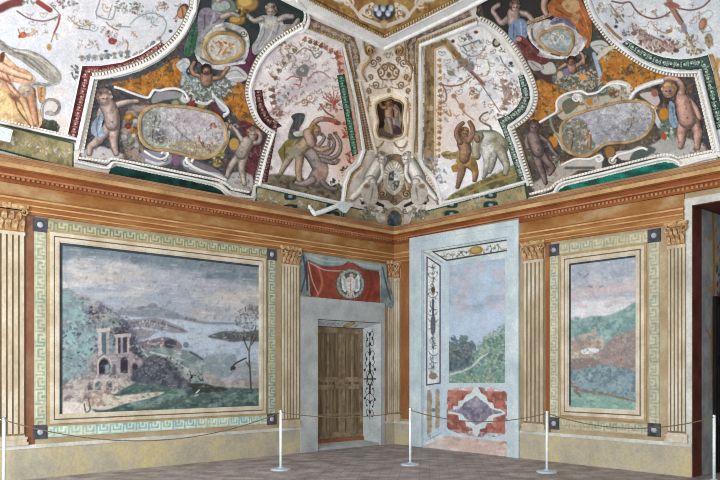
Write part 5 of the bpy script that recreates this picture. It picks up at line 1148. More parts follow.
# ------------------------------------------------------------------ E: stucco coat of arms in the corner
r = thing('stucco_coat_of_arms', 'white stucco coat of arms with two reclining figures, at the foot of the ceiling corner', 'ceiling stucco')
p = Paint('#c9bfb4'); p.noise('#b0a498', 10, .42, .62, 180, .8); p.noise('#dcd4ca', 8, .5, .7, 181, .7); p.poly('384,152 404,152 404,160 384,160', '#d8d0c4', 3)
for g, c in ((-1, 392), (1, 396)): p.st([[c+g*30, 203], [c+g*24, 199], [c+g*16, 203], [c+g*10, 206]], 3.4, '#2a2624'); p.st([[c+g*44, 200], [c+g*30, 194]], 1.2, '#9a8c80')
patch('stucco_ground', '366,152 420,152 424,164 434,174 444,200 420,208 394,214 368,208 344,203 350,184 358,172', S, p, .02, .7, r)
for g, tx in ((-1, 'left'), (1, 'right')):
    X = lambda x: 394.5+g*(x-394.5)
    q = Paint(); sk = '#dcd6cc'  # flat figures: the light and shade of the stucco is painted into their colour
    q.limb([[X(410), 160], [X(415), 168], [X(420), 178]], 12, 13, sk); q.limb([[X(420), 180], [X(428), 188], [X(438), 199]], 11, 5, sk); q.limb([[X(418), 182], [X(420), 190], [X(428), 200]], 9, 4, '#d0c8bc'); q.limb([[X(409), 164], [X(408), 174], [X(412), 182]], 5, 4, sk); q.head(X(409), 157, 5.4, sk, '#c4b8a8', -.2*g); q.drape([[X(414), 186], [X(424), 182], [X(430), 192], [X(424), 204], [X(414), 202]], '#c8c0b4', ([[X(418), 188], [X(420), 200]],)); q.blob(X(424), 186, 3, 2.4, '#8c6c58', cover=False)
    figure('reclining_stucco_figure', q, S, .06, .5, r, rough=.12)
q = Paint(); q.poly('379,164 384,157 390,154 396,153.5 402,155 408,159 411,168 409,178 413,188 411,198 404,200 399,204 395,205.5 390,203 386,200 378,199 376,190 380,180 377,172', '#7c6a54', .8); q.noise('#a89478', 7, .45, .65, 182, .8); q.noise('#54463a', 5, .52, .68, 183, .8); q.st('382,166 386,176 382,188 384,196', 2., '#b8a68c', cover=False); q.st('408,166 404,176 409,188 405,196', 2., '#b8a68c', cover=False); q.curl(381, 194, 4, '#4c3e34', 1.2); q.curl(408, 194, 4, '#4c3e34', 1.2, 1.4, 0, -1); q.curl(382, 166, 3, '#4c3e34', 1.)
cz = figure('scrolled_cartouche', q, S, .05, .5, r)
q = Paint(); q.blob(394, 177, 12.5, 18, '#b2a898', soft=.12)
for a in np.linspace(-3.0, -.14, 13): q.st([[394+8.5*math.cos(a), 176+10*math.sin(a)], [394+12*math.cos(a), 176+15*math.sin(a)]], 1.1, '#ece6dc', cover=False)
q.blob(394, 180, 9.5, 12.5, '#d4cec2', cover=False, soft=.12); q.blob(394, 180, 8.2, 11, '#6e6a68', cover=False, soft=.12)
q.poly('394,169 402,172 402.4,180 394,180', '#c9c5be', .6, False, cover=False); q.poly('394,180 386,180 387,187 394,191', '#bcb8b2', .6, False, cover=False); q.poly('394,169 387,172 386,180 394,180', '#4c4a4c', .6, False, cover=False); q.poly('394,180 402,180 401,187 394,191', '#565048', .6, False, cover=False)
q.spray(390, 175, 7, 3, 3, ['#a8a49c', '#8c8884'], 48, (.5, 1.2), cover=False); q.spray(398, 175, 7, 3, 3, ['#6c6a68', '#58565a'], 49, (.5, 1.2), cover=False); q.spray(390, 185, 6, 3, 3, ['#5c5a5c', '#77747a'], 50, (.5, 1.2), cover=False); q.spray(398, 185, 6, 3, 3, ['#a8a298', '#8c8478'], 51, (.5, 1.2), cover=False); q.blob(394, 163, 2.6, 2.6, '#8c7a64', cover=False)
figure('quartered_shield', q, S, .075, .45, cz)
r2 = thing('stucco_boss', 'small dark round shield with stucco scrolls wedged in the corner just above the cornice', 'ceiling stucco')
q = Paint(); q.blob(394.5, 219, 11.5, 12, '#a09078', soft=.12); q.blob(394.5, 220, 9.4, 10, '#4c4238', cover=False, soft=.12); q.blob(394.5, 220, 7.6, 8.4, '#3c4a54', cover=False, soft=.5); q.blob(392, 217, 3, 3, '#5c6c78', cover=False, soft=.8); q.blob(394.5, 229, 3, 1.5, '#d8cec4')
figure('round_shield', q, S, .06, .5, r2)
for g in (-1, 1):
    q = Paint(); X = lambda x: 394.5+g*(x-394.5)
    q.poly([[X(402), 212], [X(408), 207], [X(416), 207], [X(414), 216], [X(410), 224], [X(404), 226], [X(406), 218]], '#b8aea2'); q.noise('#8a8074', 5, .46, .66, 185, .8); q.curl(X(407), 211, 3.4, '#5c5046', 1.1, 1.3, 0, g); q.curl(X(411), 209, 3, '#e0d8cc', 1.2, 1.3, 2, g)
    q.spray(X(421), 213, 26, 8, 6, ['#c4beb0', '#6c7a6c', '#a49880', '#4a5a50', '#8c7a64'], 52+g, (1, 2.4))
    figure('stucco_scroll', q, S, .05, .5, r2)

# ------------------------------------------------------------------ F: bull panel right of the corner
r = thing('grotesque_panel', 'white ceiling panel with a man wrestling a white bull, right of the corner strip', 'ceiling fresco')
F_ = '424,46 476,26 488,31 500,43 512,58 522,76 529,98 524,112 514,122 508,128 516,146 528,182 441,204 436,186 430,172 422,160'
p = Paint('#e6e4e4'); p.noise('#f0ece8', 20, .42, .6, 190, .8); p.noise('#c4c4cc', 14, .5, .68, 191, .7); p.poly('434,100 470,90 490,120 460,150 436,150', '#ddd0c8', 14)
p.poly('425,46 447,38.5 462,56 456,60 444,45 434.5,49 434,170 430,172 424,160', '#8c7656', .8, False); p.noise('#a8906a', 5, .45, .65, 192, .8, '425,46 447,38.5 462,56 456,60 444,45 434.5,49 434,170 424,160', .8); p.noise('#5e4c38', 4, .54, .68, 193, .7, '425,46 447,38.5 462,56 456,60 444,45 434.5,49 434,170 424,160', .8)
p.st('435.5,170 435.5,50 445,46 457,60', 1.3, '#d0ac70', sm=False); tufts(p, '437,60 438,90 437,130 436,156', 6, 3, ['#a87c44', '#8c6a40', '#c0985c'], 53, -1)
p.poly('461,44 480,39 483,46 466,52', '#d0d4d4', .8); p.st('463,46 479,40 481,43', 1.2, '#5c7478', sm=False); p.st('463,46 466,50', 1.2, '#5c7478'); p.st('462,51 470,56 480,54 486,46', 1.6, '#a0a09c'); p.spray(466, 37, 20, 6, 3, ['#7c7c7c', '#8c8494', '#5c5c60'], 54, (.8, 1.8)); p.blob(453, 41, 1.8, 1.8, '#504438'); p.blob(476, 32, 2.2, 1.6, '#6a4c3c'); p.spray(473, 46, 10, 4, 3, ['#b49474', '#8c7060'], 55, (.6, 1.4))
p.blob(497, 42, 4.4, 5.4, '#4c4438', 30, soft=.2); p.blob(497, 42, 2.4, 3.4, '#b0aa98', 30); p.spray(502, 50, 10, 4, 4, ['#5c5448', '#7c7464'], 56, (.7, 1.6)); p.st('500,56 504,64 512,72', 1.4, '#7c8a8a'); p.spray(508, 66, 14, 6, 5, ['#6c7c80', '#8c8478', '#5a5c5c'], 57, (.7, 1.7)); p.blob(511, 63, 2, 1.6, '#403c3a'); p.st('516,62 520,68 521,74', 2, '#8a8078')
p.st('457,58 462,64 466,68 470,72 478,80 488,94 500,112', (1.6, 1.), '#8a6a5c'); p.st('470,70 484,84', 3.4, '#9c7068'); p.st('471,72 483,84', 1., '#5c4040'); p.spray(478, 80, 26, 9, 10, ['#8c7a68', '#b09484', '#7c6c64', '#a87c6c'], 84, (.6, 1.5)); p.blob(463, 62, 5, 4, '#8c8070'); p.blob(471, 66, 3.6, 5, '#7c8288'); p.spray(466, 64, 26, 9, 6, ['#8c7a68', '#a89884', '#6a6058', '#9c5c48'], 58, (.8, 2)); p.st('488,62 490,70 484,76 476,74', 1.2, '#b0a090'); p.st('480,58 488,60 490,68', 1., '#b4a498')
p.st('440,84 450,86 462,84 470,78', 1.6, '#8c6858'); p.st('442,84 446,92 446,100 440,104', 1.6, '#8c6a5a'); p.blob(451, 73, 4, 2.6, '#7c8470', 20); p.st('447,70 456,76', 1., '#8c8c74'); p.blob(461, 78.5, 2, 1.2, '#84808c'); p.spray(474, 94, 18, 5, 5, ['#a4604c', '#7c8c6c', '#b88c70', '#8c7460'], 59, (.8, 2)); p.blob(454, 96, 2.6, 2.4, '#a87454'); p.blob(462, 106, 3, 3.4, '#b08460'); p.st('454,96 458,102 464,112 474,120', 1.3, '#a08468'); p.st('445,112 451,116 450,110', 1.6, '#b88850')
p.spray(497, 86, 14, 5, 4, ['#a08c7c', '#8a7a70'], 60, (.7, 1.6)); tufts(p, '508,80 511,90 512,100 508,110', 6, 6, ['#8a6c60', '#a48c7c', '#6c5650'], 61, -1 if False else 1); p.spray(512, 92, 40, 6, 12, ['#9a8074', '#b4a094', '#7c6258', '#8c8474'], 62, (.9, 2.2)); p.spray(500, 115, 8, 4, 2, ['#6c5450', '#a09080'], 63, (.7, 1.5)); p.blob(430, 108, 3.4, 3, '#c8b08c'); p.spray(432, 160, 30, 8, 8, ['#8c8c90', '#a4948c', '#b4b0b0', '#7c6c64'], 64, (.8, 2.2)); p.spray(440, 176, 30, 8, 8, ['#9aa0a4', '#8c7c74', '#b0b0b0'], 65, (.8, 2.2))
p.poly('450,196 464,188 482,180 500,172 516,164 522,170 526,182 488,190 452,200', '#77744c', 2); p.noise('#8f8a5c', 6, .45, .65, 194, .8, '450,196 482,180 516,164 526,182 452,200', 2); p.noise('#4a4430', 5, .52, .68, 195, .7, '450,196 482,180 516,164 526,182 452,200', 2); p.st('470,192 490,182 510,176 520,172', 2, '#a08048', soft=1); p.st('505,130 514,158', 2.4, '#a88c7c', soft=1)
spot(p, F_, 70, ['#8a6a5c', '#7a7464', '#9c8468', '#7c7c84', '#a06c50'], 2.4, 3.4, 12, ('436,206 436,140 455,120 500,120 530,140 530,206', '424,40 440,40 440,200 420,200'), 6); patch('painting', F_, S, p, .004, .55, r)
q = Paint(); c = '#b4b0a4'
q.limb('482,140 492,140 499,146', 20, 20, c); q.limb('486,150 488,160 487,170 484,177', 11, 4, c); q.limb('500,150 504,158 507,166 506,174', 12, 4.4, '#a4a08c'); q.limb('494,156 492,166 490,172', 8, 4, '#a09c90'); q.limb('480,136 476,148 477,156', 9, 8, '#a89c84'); q.blob(488, 150, 7, 9, '#d0cec8', cover=False, soft=.9); q.blob(498, 140, 6, 8, '#9c9478', cover=False, soft=.9); q.limb('476,134 478,140', 7, 6, '#8c7458'); q.st('477,135 484,131 491,131 490,126 484,123 480,119 483,114 488,112', (2.2, 1.4), '#7a7c70'); q.st('504,138 510,150 512,160', 2, '#7c785c', cover=False, soft=1.5)
figure('white_bull', q, S, .014, .5, r)
q = Paint(); sk = '#8e6a58'
q.drape('441,154 447,151 456,152 462,146 464,152 458,158 448,159', '#a89468', ('444,155 456,155', '448,153 460,150')); q.limb('463,163 462,172 460,180 458,187', 9, 4, sk); q.limb('468,163 474,168 476,174 475,180', 9, 4.4, '#94705a'); q.drape('458,158 472,156 474,164 466,166 458,164', '#b08a50', ('462,158 464,164',)); q.limb('464,144 466,150 465,158', 13, 11, '#98745f'); q.limb('461,142 457,134 459,127 463,123', 6, 4, sk); q.limb('469,141 473,134 473,128 470,122', 6, 4, sk); q.drape('472,158 477,162 478,172 472,170', '#8c6c38', ()); q.head(464.5, 132, 4.8, sk, '#6c4c2c', .2); q.poly('452,166 459,164 460,170 454,172', '#b08844')
figure('hero_with_club', q, S, .02, .5, r); ''
orn_band('green_border', '518.5,76 524,74.5 529,86 530,99 525,112 515,120 507,126 513,140 527,181 520,183 503,131 497.5,119 508,115 517,107 522.5,97', '#46594f', '#a4b4a6', r, '521,77 526,92 524,104 514,115 503,122 509,138 523,178', 2.8, 6)
moulding(r, '479,20.5 490,26 502,36 514,51 524,68 531.5,86 533,98 529,110 520,119 510,125.5', 5., -4.4)
moulding(r, '509.5,126.5 517,146 529.5,186', 4., -3.8, sm=False)
ribbon('stucco_moulding', '421,160 420.5,44 478,21.5', 4.6, .045, S, M['stucco'], r, sm=False, base=.01)
beads('bead_row', '417,158 417,42 476,18.5', 3., 2.4, .022, S, M['gold'], r, sm=False)
ribbon('stucco_moulding', '421,158 424,166 431,174 437,184 442,205', 4., .045, S, M['stucco'], r, base=.01); beads('bead_row', '417.5,160 420.5,168 427.5,176 433,186 438,204', 3., 2.2, .022, S, M['gold'], r)
ribbon('stucco_moulding', '441,203.5 484,193.5 528,181', 3., .035, S, M['stucco'], r, sm=False)

# ------------------------------------------------------------------ G: cartouche panel on the right wall's cove
r = thing('cartouche_panel', 'ceiling panel of two putti with a landscape cartouche, above the small landscape', 'ceiling fresco')
G_ = '484,-60 560,-60 582,-4 592,18 606,38 618,48 634,60 656,70 696,74 702,96 715,152 676,160 668,156 600,173 562,183 556,188 552,192 528,198 511,129 524,118 534,106 537,94 534,78 524,60 510,42 498,30 484,22 476,14'
p = Paint('#4a443e'); p.noise('#383634', 14, .45, .65, 200, .9); p.noise('#625a50', 9, .5, .7, 201, .7)
marble(p, '536,104 539,92 536,82 546,78 560,84 580,78 580,90 566,94 560,104 552,116 536,120 526,118', 202); marble(p, '596,66 600,46 612,48 634,61 656,71 668,76 648,82 634,90 612,88 598,84', 210); marble(p, '520,4 540,-4 556,4 548,22 530,30', 218)
p.poly('532,186 544,176 552,166 570,164 580,168 562,182 540,194', '#a29a92', 2.5); p.poly('660,140 680,136 706,146 712,152 676,158 640,156', '#aaa6a2', 3); p.poly('690,74 712,140 706,148 696,110', '#3c3a40', 3)
p.noise('#1e1a16', 2.6, .58, .76, 304, .5); p.noise('#b4a894', 2.4, .62, .78, 305, .45); p.noise('#84502a', 4, .6, .74, 306, .4)
# strapwork and scrolls
p.poly('556,108 559,99 566,94 576,91 586,93 590,97 600,92 610,84 620,82 628,86 630,98 618,104 600,106 580,112 566,120 558,116', '#aca494', 1.); p.noise('#6c6456', 6, .48, .66, 206, .8, '556,108 576,91 628,84 630,100 580,112', 1)
p.st('540,122 552,115 557,111 557,102 562,96 572,92 582,91 588,94 598,92 604,86', 2.4, '#cfc9be'); p.curl(577, 98, 4.4, '#d8d2c6', 1.8); p.poly('562,104 570,98 580,102 574,110 566,114', '#5c6456', 1.); p.st('558,114 570,106 584,104', 1.6, '#8a5c3c'); p.blob(602, 90, 6, 6, '#4c5a50', soft=.3); p.curl(602, 89, 4, '#8c9484', 1.4); p.blob(614, 94, 5, 4, '#6c4634'); p.poly('606,84 618,80 630,84 632,92 620,90', '#c9c4ba', 1.); p.blob(590, 102, 4, 3.6, '#a87838'); p.curl(596, 101, 4, '#a89494', 1.6)
p.st('630,98 636,90 650,84 664,80', 5, '#c8c6c0'); p.poly('640,94 654,92 660,100 656,106 646,100', '#b4a8a4', 1.); p.blob(655, 93, 3.6, 4, '#8a5c54'); p.st('636,100 646,104 656,108', 3.4, '#b88a48'); p.spray(622, 92, 40, 14, 7, ['#5e6450', '#7c7a68', '#8c6040', '#9ca090'], 66, (.8, 2.2))
p.blob(664, 114, 5, 6, '#b0742c'); p.st('653,110 656,118 660,126', 5, '#b8bcc0'); p.blob(668, 130, 9, 10, '#5e6a5c', soft=.4); p.spray(666, 134, 40, 9, 10, ['#8c9a8c', '#a8b0a4', '#4c5448', '#b0b8b8', '#6a7c6c'], 67, (.8, 2.4)); p.blob(664, 136, 2.4, 4, '#a4402c', -20)
p.poly('654,146 668,140 680,144 672,152 656,152', '#9c9a94', 1.5)
p.blob(553, 142, 5, 5.5, '#b47430'); p.st('558,136 561,142 564,148', 4.4, '#b0b8c4'); p.blob(556, 135, 2.4, 2.4, '#c49c50'); p.st('549,110 552,126 560,140', 2, '#7c8474'); p.spray(556, 162, 30, 8, 7, ['#8c948c', '#b0b4ac', '#6c7464', '#8a5038', '#a89044'], 68, (.8, 2.2)); p.poly('558,166 572,160 584,158 596,158 602,162 600,170 588,170 574,170', '#aca69e', 1.); p.st('562,164 576,158 590,158 600,154', 2.4, '#9a5c2c'); p.curl(599, 158, 4.4, '#c8c2b8', 2.); p.st('566,168 580,168 594,168', 3, '#5c5650', soft=1.); p.poly('616,152 630,150 640,146 648,150 640,158 622,160', '#b4aea6', 1.); p.poly('636,150 648,146 656,150 644,158 630,160', '#4c5450', 1.5); p.blob(610, 152, 5, 6, '#8a6238'); p.curl(612, 160, 4, '#beb6aa', 1.6)
# upper group
p.poly('498,30 484,18 484,-40 556,-40 566,10 560,24 532,34 520,48', '#33302e', 2); p.poly('546,60 560,70 572,74 560,84 546,82 536,70', '#4a3434', 2); p.poly('588,28 600,42 596,60 584,48', '#3c4440', 2)
p.poly('552,80 556,68 566,70 572,74 586,72 596,62 602,66 600,80 590,90 572,92 560,88', '#5c5e50', 1.5); p.noise('#3e4238', 4, .45, .65, 311, .8, '552,80 578,74 602,66 590,90 560,88'); p.spray(578, 79, 300, 24, 12, ['#8c9484', '#b09a7c', '#6c7c8c', '#a4a89c', '#5c6454', '#c0a080', '#8a94a8', '#4c5248', '#a8744c'], 69, (.5, 1.9)); p.blob(583, 77, 4, 3.4, '#c48c54'); p.blob(567, 72, 4, 3.6, '#7c6c84'); p.blob(560, 75, 3, 3, '#c0a088'); p.st('594,54 597,64 600,74', 4, '#9aa8bc', soft=1.); p.poly('590,44 602,40 610,48 602,56', '#b8b8b0', 1.2); p.st('593,46 602,45 607,49', 1.1, '#80807a'); p.st('544,68 552,66 555,70', 1., '#807c78'); p.spray(606, 54, 40, 8, 8, ['#a4a49a', '#6c7468', '#c4bca8', '#8a7c6c'], 314, (.5, 1.5)); p.poly('540,66 552,62 556,72 544,74', '#b0aca4', 1.2); p.st('598,58 606,50 616,46', 4, '#c4bca8')
patch('painting', G_, S, p, .004, .55, r)
q = Paint(); OG = '561,136 562,126 570,117 582,112 600,107 620,102 636,101 648,104 654,114 652,126 644,136 630,142 614,143 604,145 596,151 586,156 574,154 565,148'
q.poly(OG, '#a3a2a8', .8); q.noise('#b6b6ba', 10, .42, .6, 221, .8, None, 2, .6, 1.3); q.poly('594,128 620,122 652,120 652,134 630,142 604,145 594,140', '#96969a', 3, cover=False); q.noise('#7c7e84', 6, .5, .68, 222, .7, '590,128 652,120 630,142 594,146'); q.poly('562,128 574,118 586,122 590,136 596,146 586,154 572,152 563,144', '#75705f', 2, cover=False); q.spray(578, 136, 60, 13, 14, ['#8c8672', '#5e5a4c', '#a49a84', '#6c7468', '#9c7454'], 70, (.8, 2.4), cover=False); q.st('572,148 574,134 570,124', 1.4, '#4c463c', cover=False); q.st('584,150 586,138 590,130', 1.6, '#8a5c40', cover=False); q.limb('590,136 590,148', 4, 3, '#9c7458'); q.st('596,134 616,128 650,118', 1.2, '#7a7a84', cover=False, soft=1.5); q.spray(640, 114, 24, 9, 8, ['#a0988a', '#8a7c74', '#b0a894'], 71, (.8, 2), cover=False); q.st('628,132 632,124 634,118', 1.8, '#6c6058', cover=False); q.blob(630, 120, 4, 2.4, '#8c8074', cover=False); q.spray(626, 132, 16, 5, 4, ['#5c5650', '#8a8078'], 72, (.6, 1.6), cover=False)
q.spray(608, 128, 260, 44, 24, ['#b0b0b2', '#8e8e90', '#a09c98', '#8c8a7c', '#a4968a', '#80847e', '#bcbcbe'], 127, (.4, 1.1), cover=False)
ov = figure('landscape_oval', q, S, .012, .5, r)
ribbon('gilt_frame', OG, 3., .035, S, M['gold'], ov, closed=True)
straps(r, (('540,122 552,115 557,111 557,102 562,96 572,92 582,91 588,94 598,92 606,86 616,83 628,85', 2.2), ('630,99 636,91 650,84 664,80', 3.), ('581,98 577,101 573,98 576,94 582,96', 1.6), ('562,165 576,159 590,159 600,155 603,159 599,162 597,158', 2.), ('612,161 618,155 630,152 642,148 648,150', 2.4), ('636,100 646,104 655,108', 2.)))
q = child(Paint(), (669.5, 89), 7.2, '684,102 686,112 688,120', (('680,97 683,88 678,80 670,78 663,80', 7, 4.4), ('688,98 696,108 700,118', 6, 5), ('684,123 682,132 682,140 681,147', 12, 5), ('694,122 698,132 698,140 698,148', 12, 5)), '#b48e80', '#a8845c', -.15, tw=(16, 18))
figure('putto', q, S, .02, .55, r)
q = Paint(); q.drape('670,102 675,104 676,114 679,124 675,128 670,120', '#8ca0b4', ('673,106 675,122',)); figure('blue_cloth', q, S, .026, .5, r)
q = child(Paint(), (534, 126), 5.6, '534,137 537,146 539,152', (('540,136 548,142 553,150 558,156', 5, 3.4), ('529,136 527,142 529,148', 5, 4), ('537,156 540,166 544,176 546,183', 9, 4), ('543,155 548,162 553,168 550,174', 8, 4)), '#7d6a66', '#4c3c34', .05, tw=(13, 12))
figure('putto', q, S, .02, .55, r)
q = Paint(); q.poly('527,30 530,24 538,22 548,19 556,22 566,20 574,26 580,34 588,38 585,46 578,54 566,58 552,58 538,55 540,50 532,42', '#bcb6b2', .9); q.noise('#8c8888', 7, .48, .66, 223, .8); q.st('529,32 534,44 545,52 562,57 578,53 586,40', 2, '#d9d6d2', cover=False); q.st('532,28 534,38 544,48', 2, '#6a6058', cover=False); q.drape('550,22 556,17 566,16 574,22 576,28 570,26 562,22 554,24', '#6a6888', ('554,21 566,19 574,25',)); q.st('528,22 540,18 552,13', 3, '#a87c4c'); q.st('552,53 560,55', 2, '#4a4644', cover=False)
sh = figure('heart_cartouche', q, S, .02, .55, r)
HS = '539,37 543,31 549,30 554,27 562,26 570,29 574,36 573,45 567,53 556,51 546,46'
figure('medallion', Paint().poly(HS, '#8c9698', .6).noise('#aeb4b0', 5, .42, .62, 224, .8).spray(557, 38, 30, 9, 6, ['#c8c2b8', '#6e7c84', '#b8a898', '#d4d0c8'], 73, (.8, 2), cover=False).st('552,34 556,42 562,34', 1.6, '#d8cfc4', cover=False), S, .03, .5, sh)
ribbon('gilt_frame', HS, 2.8, .04, S, M['gold'], sh, closed=True, base=.02)
q = Paint(); q.limb('508,18 502,22 497,16 493,9 499,4', 6, 4, '#b09a94'); q.limb('519,12 528,14 533,20', 6, 5, '#a8948c'); q.limb('514,13 514,22', 13, 12, '#b49c92'); q.drape('510,24 518,18 526,20 528,30 526,38 516,42 509,36', '#8296b4', ('514,24 514,38', '521,22 522,36')); q.drape('516,36 524,36 532,44 542,54 548,62 540,64 530,58 522,52', '#6c3434', ('522,42 536,56', '526,40 542,58')); q.blob(519, 38, 3, 2.4, '#b48a80', cover=False); q.drape('512,40 518,44 522,52 516,48', '#8c7c6c', ()); q.drape('528,60 538,62 544,68 534,70', '#b4b0aa', ('532,62 540,68',)); q.head(515, 5, 5, '#b49c92', '#6a4c38', .1)
figure('woman_in_blue', q, S, .02, .55, r)
q = Paint(); q.drape('548,4 560,-4 578,-4 586,8 592,22 592,36 588,48 582,36 574,24 562,18 552,14', '#a8683a', ('560,2 574,10 584,26', '568,-2 582,10 590,34', '556,8 570,16')); q.poly('562,2 576,-2 580,8 570,12', '#b89870'); q.limb('546,-6 544,6 547,14', 7, 5, '#b09488'); q.drape('574,12 580,14 578,22 572,20', '#c49c70', ()); q.head(556, -8, 5, '#b0948a', '#5c4434')
figure('man_in_orange', q, S, .02, .55, r, clip='480,-60 578,-60 584,0 596,22 612,48 560,60 520,40')
q = Paint(); q.limb('575,66 581,63 586,56', 5, 3.2, '#9c7c68'); q.limb('566,64 560,68', 4, 3, '#9c7c68'); q.limb('572,64 573,70', 9, 8, '#a08270'); q.head(572, 60, 4.4, '#8c6a58', '#33281f', 0, .2); q.limb('584,62 584,56 581,52', 4, 3, '#a08270')
figure('satyr', q, S, .022, .5, r)
beads('bead_row', '531,194 551,188.5 556,183 564,179 600,170 640,160 664,154.5 672,155 678,158 712,151', 3.2, 2.4, .022, S, M['bead'], r, sm=False)
ribbon('stucco_moulding', '527,201 550,195.5 555,194 558,187.5 566,182.5 600,174.5 640,164.5 664,159 674,160 680,163 682,166 700,161 718,157', 4., .05, S, M['stucco'], r)
recess('green_recess', '557,197 559,190 566,185.8 600,177.8 640,167.5 664,162 673,163 679,166.5 681,170 620,184', 'bright green strip under the right putti cartouche, just above the cornice', '#1a7364')

# ------------------------------------------------------------------ H: white panel at the far right
r = thing('grotesque_panel', 'grey-white ceiling panel at the far right with hanging ornaments and green corner border', 'ceiling fresco')
H_ = '560,-60 800,-60 800,130 716,152 702,76 698,70 676,70 656,68 636,60 618,48 604,34 592,16 582,-4'
p = Paint('#c9cccf'); p.noise('#d2d3d4', 20, .42, .6, 230, .8); p.noise('#b4b9c0', 16, .5, .68, 231, .7)
p.st('612,1 622,3 630,2 636,10 644,16 654,18.5 664,16 670,12', 1.6, '#6c4c44'); p.st('678,8 690,10 702,7 710,0', 1.6, '#6c4c44'); p.st('668,-4 672,6 678,16 682,24 688,36 694,48', (6, 2), '#8a6c5c'); p.st('670,4 676,14 681,22', 6, '#946e5c'); p.st('672,4 683,22', 1.2, '#54403a'); p.blob(672, 5, 8, 3, '#8a5c4c', 10); p.spray(690, 44, 34, 6, 10, ['#8c7c64', '#a49874', '#6c6458'], 74, (.8, 2)); p.spray(696, 52, 22, 9, 4, ['#8c7c54', '#6a6c5c', '#a49060'], 75, (.8, 2)); p.blob(684, 28, 3, 5, '#84808a')
p.st('654,26 660,31 668,33 672,28', 1.4, '#a08470'); p.blob(669, 31, 3.4, 2, '#8c7058'); p.spray(654, 10, 10, 3, 2.5, ['#8c5c4c', '#a88c80'], 76, (.7, 1.5)); p.st('690,26 694,18 702,14 708,10 713,14 706,22 712,30 704,32', 1.3, '#a4a4a4'); p.blob(703, 24, 4, 6.5, '#8c6450', 15); p.blob(702, 24, 2, 4, '#a8806a', 15); p.blob(709, 40, 4, 7, '#8c7c68', -5); p.spray(709, 42, 16, 4, 7, ['#a48c74', '#6c5c50'], 77, (.8, 2)); p.st('686,44 680,48 674,50', 1.2, '#8a7468')
tufts(p, '632,36 640,42 650,48 662,53 676,54', 7.5, 9, ['#7c5c54', '#9c7c70', '#5c4a46', '#a89488', '#8c6c5c'], 78, -1); p.spray(656, 44, 90, 24, 8, ['#8c6e64', '#a8948a', '#6c5450', '#b4a49c'], 79, (.9, 2.4)); p.st('632,24 634,30 642,30 646,34 656,38 664,42', 1.4, '#7a6a64')
p.spray(618, 16, 24, 6, 8, ['#8c8470', '#6c6054', '#a49c8c'], 80, (.8, 2)); p.st('610,4 616,12 624,22', 1.6, '#8a7c64'); p.blob(616, 26.5, 2, 1.6, '#3c3834'); p.spray(626, 33, 14, 4, 3, ['#6c6c64', '#8c8478', '#4c4844'], 81, (.7, 1.6)); p.st('606,24 614,33 621,39', 3, '#8c6a4c'); p.spray(601, 8, 16, 4, 6, ['#8c7c70', '#a49084'], 82, (.8, 2)); p.st('718,60 716,74 720,90', 5, '#b08858', soft=1.5)
spot(p, '570,-56 790,-56 790,110 730,120 722,60 714,-2 586,-2', 26, OR, 5, 8, 6)
spot(p, '600,0 716,0 716,40 690,56 640,40 606,20', 22, ['#8a6c60', '#7a7468', '#9c8a7c'], 3, 4.2, 14); patch('painting', H_, S, p, .004, .6, r)
orn_band('green_border', '622,43.5 629,39.5 640,47 652,53.5 664,57.5 680,59.5 696,58 708,55 713,72 726,128 717,130 702,69 690,70 676,69 660,66 643,59', '#3c5048', '#9cb0a2', r, '627,43 642,53 660,61.5 680,64.5 700,62.5 706,70 720,126', 3.2, 7)
ribbon('stucco_moulding', '628,38.8 640,45.8 652,52.2 664,56.2 680,58.2 696,57 708.5,54', 1.4, .02, S, M['stucco'], r)
moulding(r, '586,-10 594,12 602,24 611,36 622,46 636,56 650,64 664,69 680,71.5 699,71.5', 4.6, 4.)
ribbon('stucco_moulding', '700,70 720,152', 4.4, .05, S, M['stucco'], r, sm=False, base=.01); beads('bead_row', '696,76 714,152', 3.6, 3., .022, S, M['bead'], r, sm=False)
ribbon('gilt_strip', '711,54 716,72 729,128', 4., .02, S, M['gold'], r, sm=False)

# ------------------------------------------------------------------ flat ceiling field, stucco border, ornament bands round it
r = thing('flat_ceiling_panel', 'white bordered flat ceiling field with gilt ornament, top middle of the room', 'ceiling stucco')
p = Paint('#a8854c'); p.noise('#8a5c34', 8, .45, .62, 240, .9); p.noise('#c8a468', 5, .55, .7, 241, .7)
for g in (-1, 1):
    X = lambda x: 384+g*(x-384)
    p.st([[X(386), 26], [X(396), 22], [X(408), 16], [X(404), 8], [X(396), 4]], 4, '#ddd6c8'); p.curl(X(400), 12, 6, '#e4ddd0', 2.2, 1.4, .5, g); p.st([[X(408), 16], [X(416), 6], [X(424), -4]], 3., '#ddd6c8'); p.curl(X(420), 2, 6, '#ddd2c4', 2., 1.3, 1, g); p.spray(X(396), 12, 24, 9, 8, ['#e0d8c8', '#8c6c48', '#b49468'], 83+g, (.8, 2.2)); p.blob(X(428), -6, 9, 8, '#dcd6d0'); p.blob(X(428), -6, 6, 5, '#98a08c')
p.blob(384, 12, 11, 8, '#3a3c46', soft=.2)
for x, y in ((379, 13), (388, 13), (383, 8), (391, 8), (376, 8)): p.blob(x, y, 2.6, 3.4, '#b4c0d4'); p.blob(x, y+1, 1.4, 1.6, '#e0e6ee')
p.blob(384, 2, 4, 4, '#a88c54'); p.st('384,18 384,28', 3, '#8c6c44'); p.blob(384, 24, 3.4, 4, '#c8b090')
patch('painted_field', '383,37 300,-5 250,-60 520,-60 450,4', S, p, .006, .7, r)
ribbon('stucco_border', '230,-36 295,-3 384,42 452,8.5 560,-48', 12., .06, S, M['stucco'], r, sm=False, base=.004, prof=[(-.5, 0), (-.5, .6), (-.42, .8), (-.3, .5), (.25, .5), (.34, 1), (.46, 1), (.5, 0)])
beads('bead_row', '236,-42 299,-8.5 384,34.5 449,1 560,-57', 3., 2., .03, S, M['gold'], r, sm=False, base=.03)
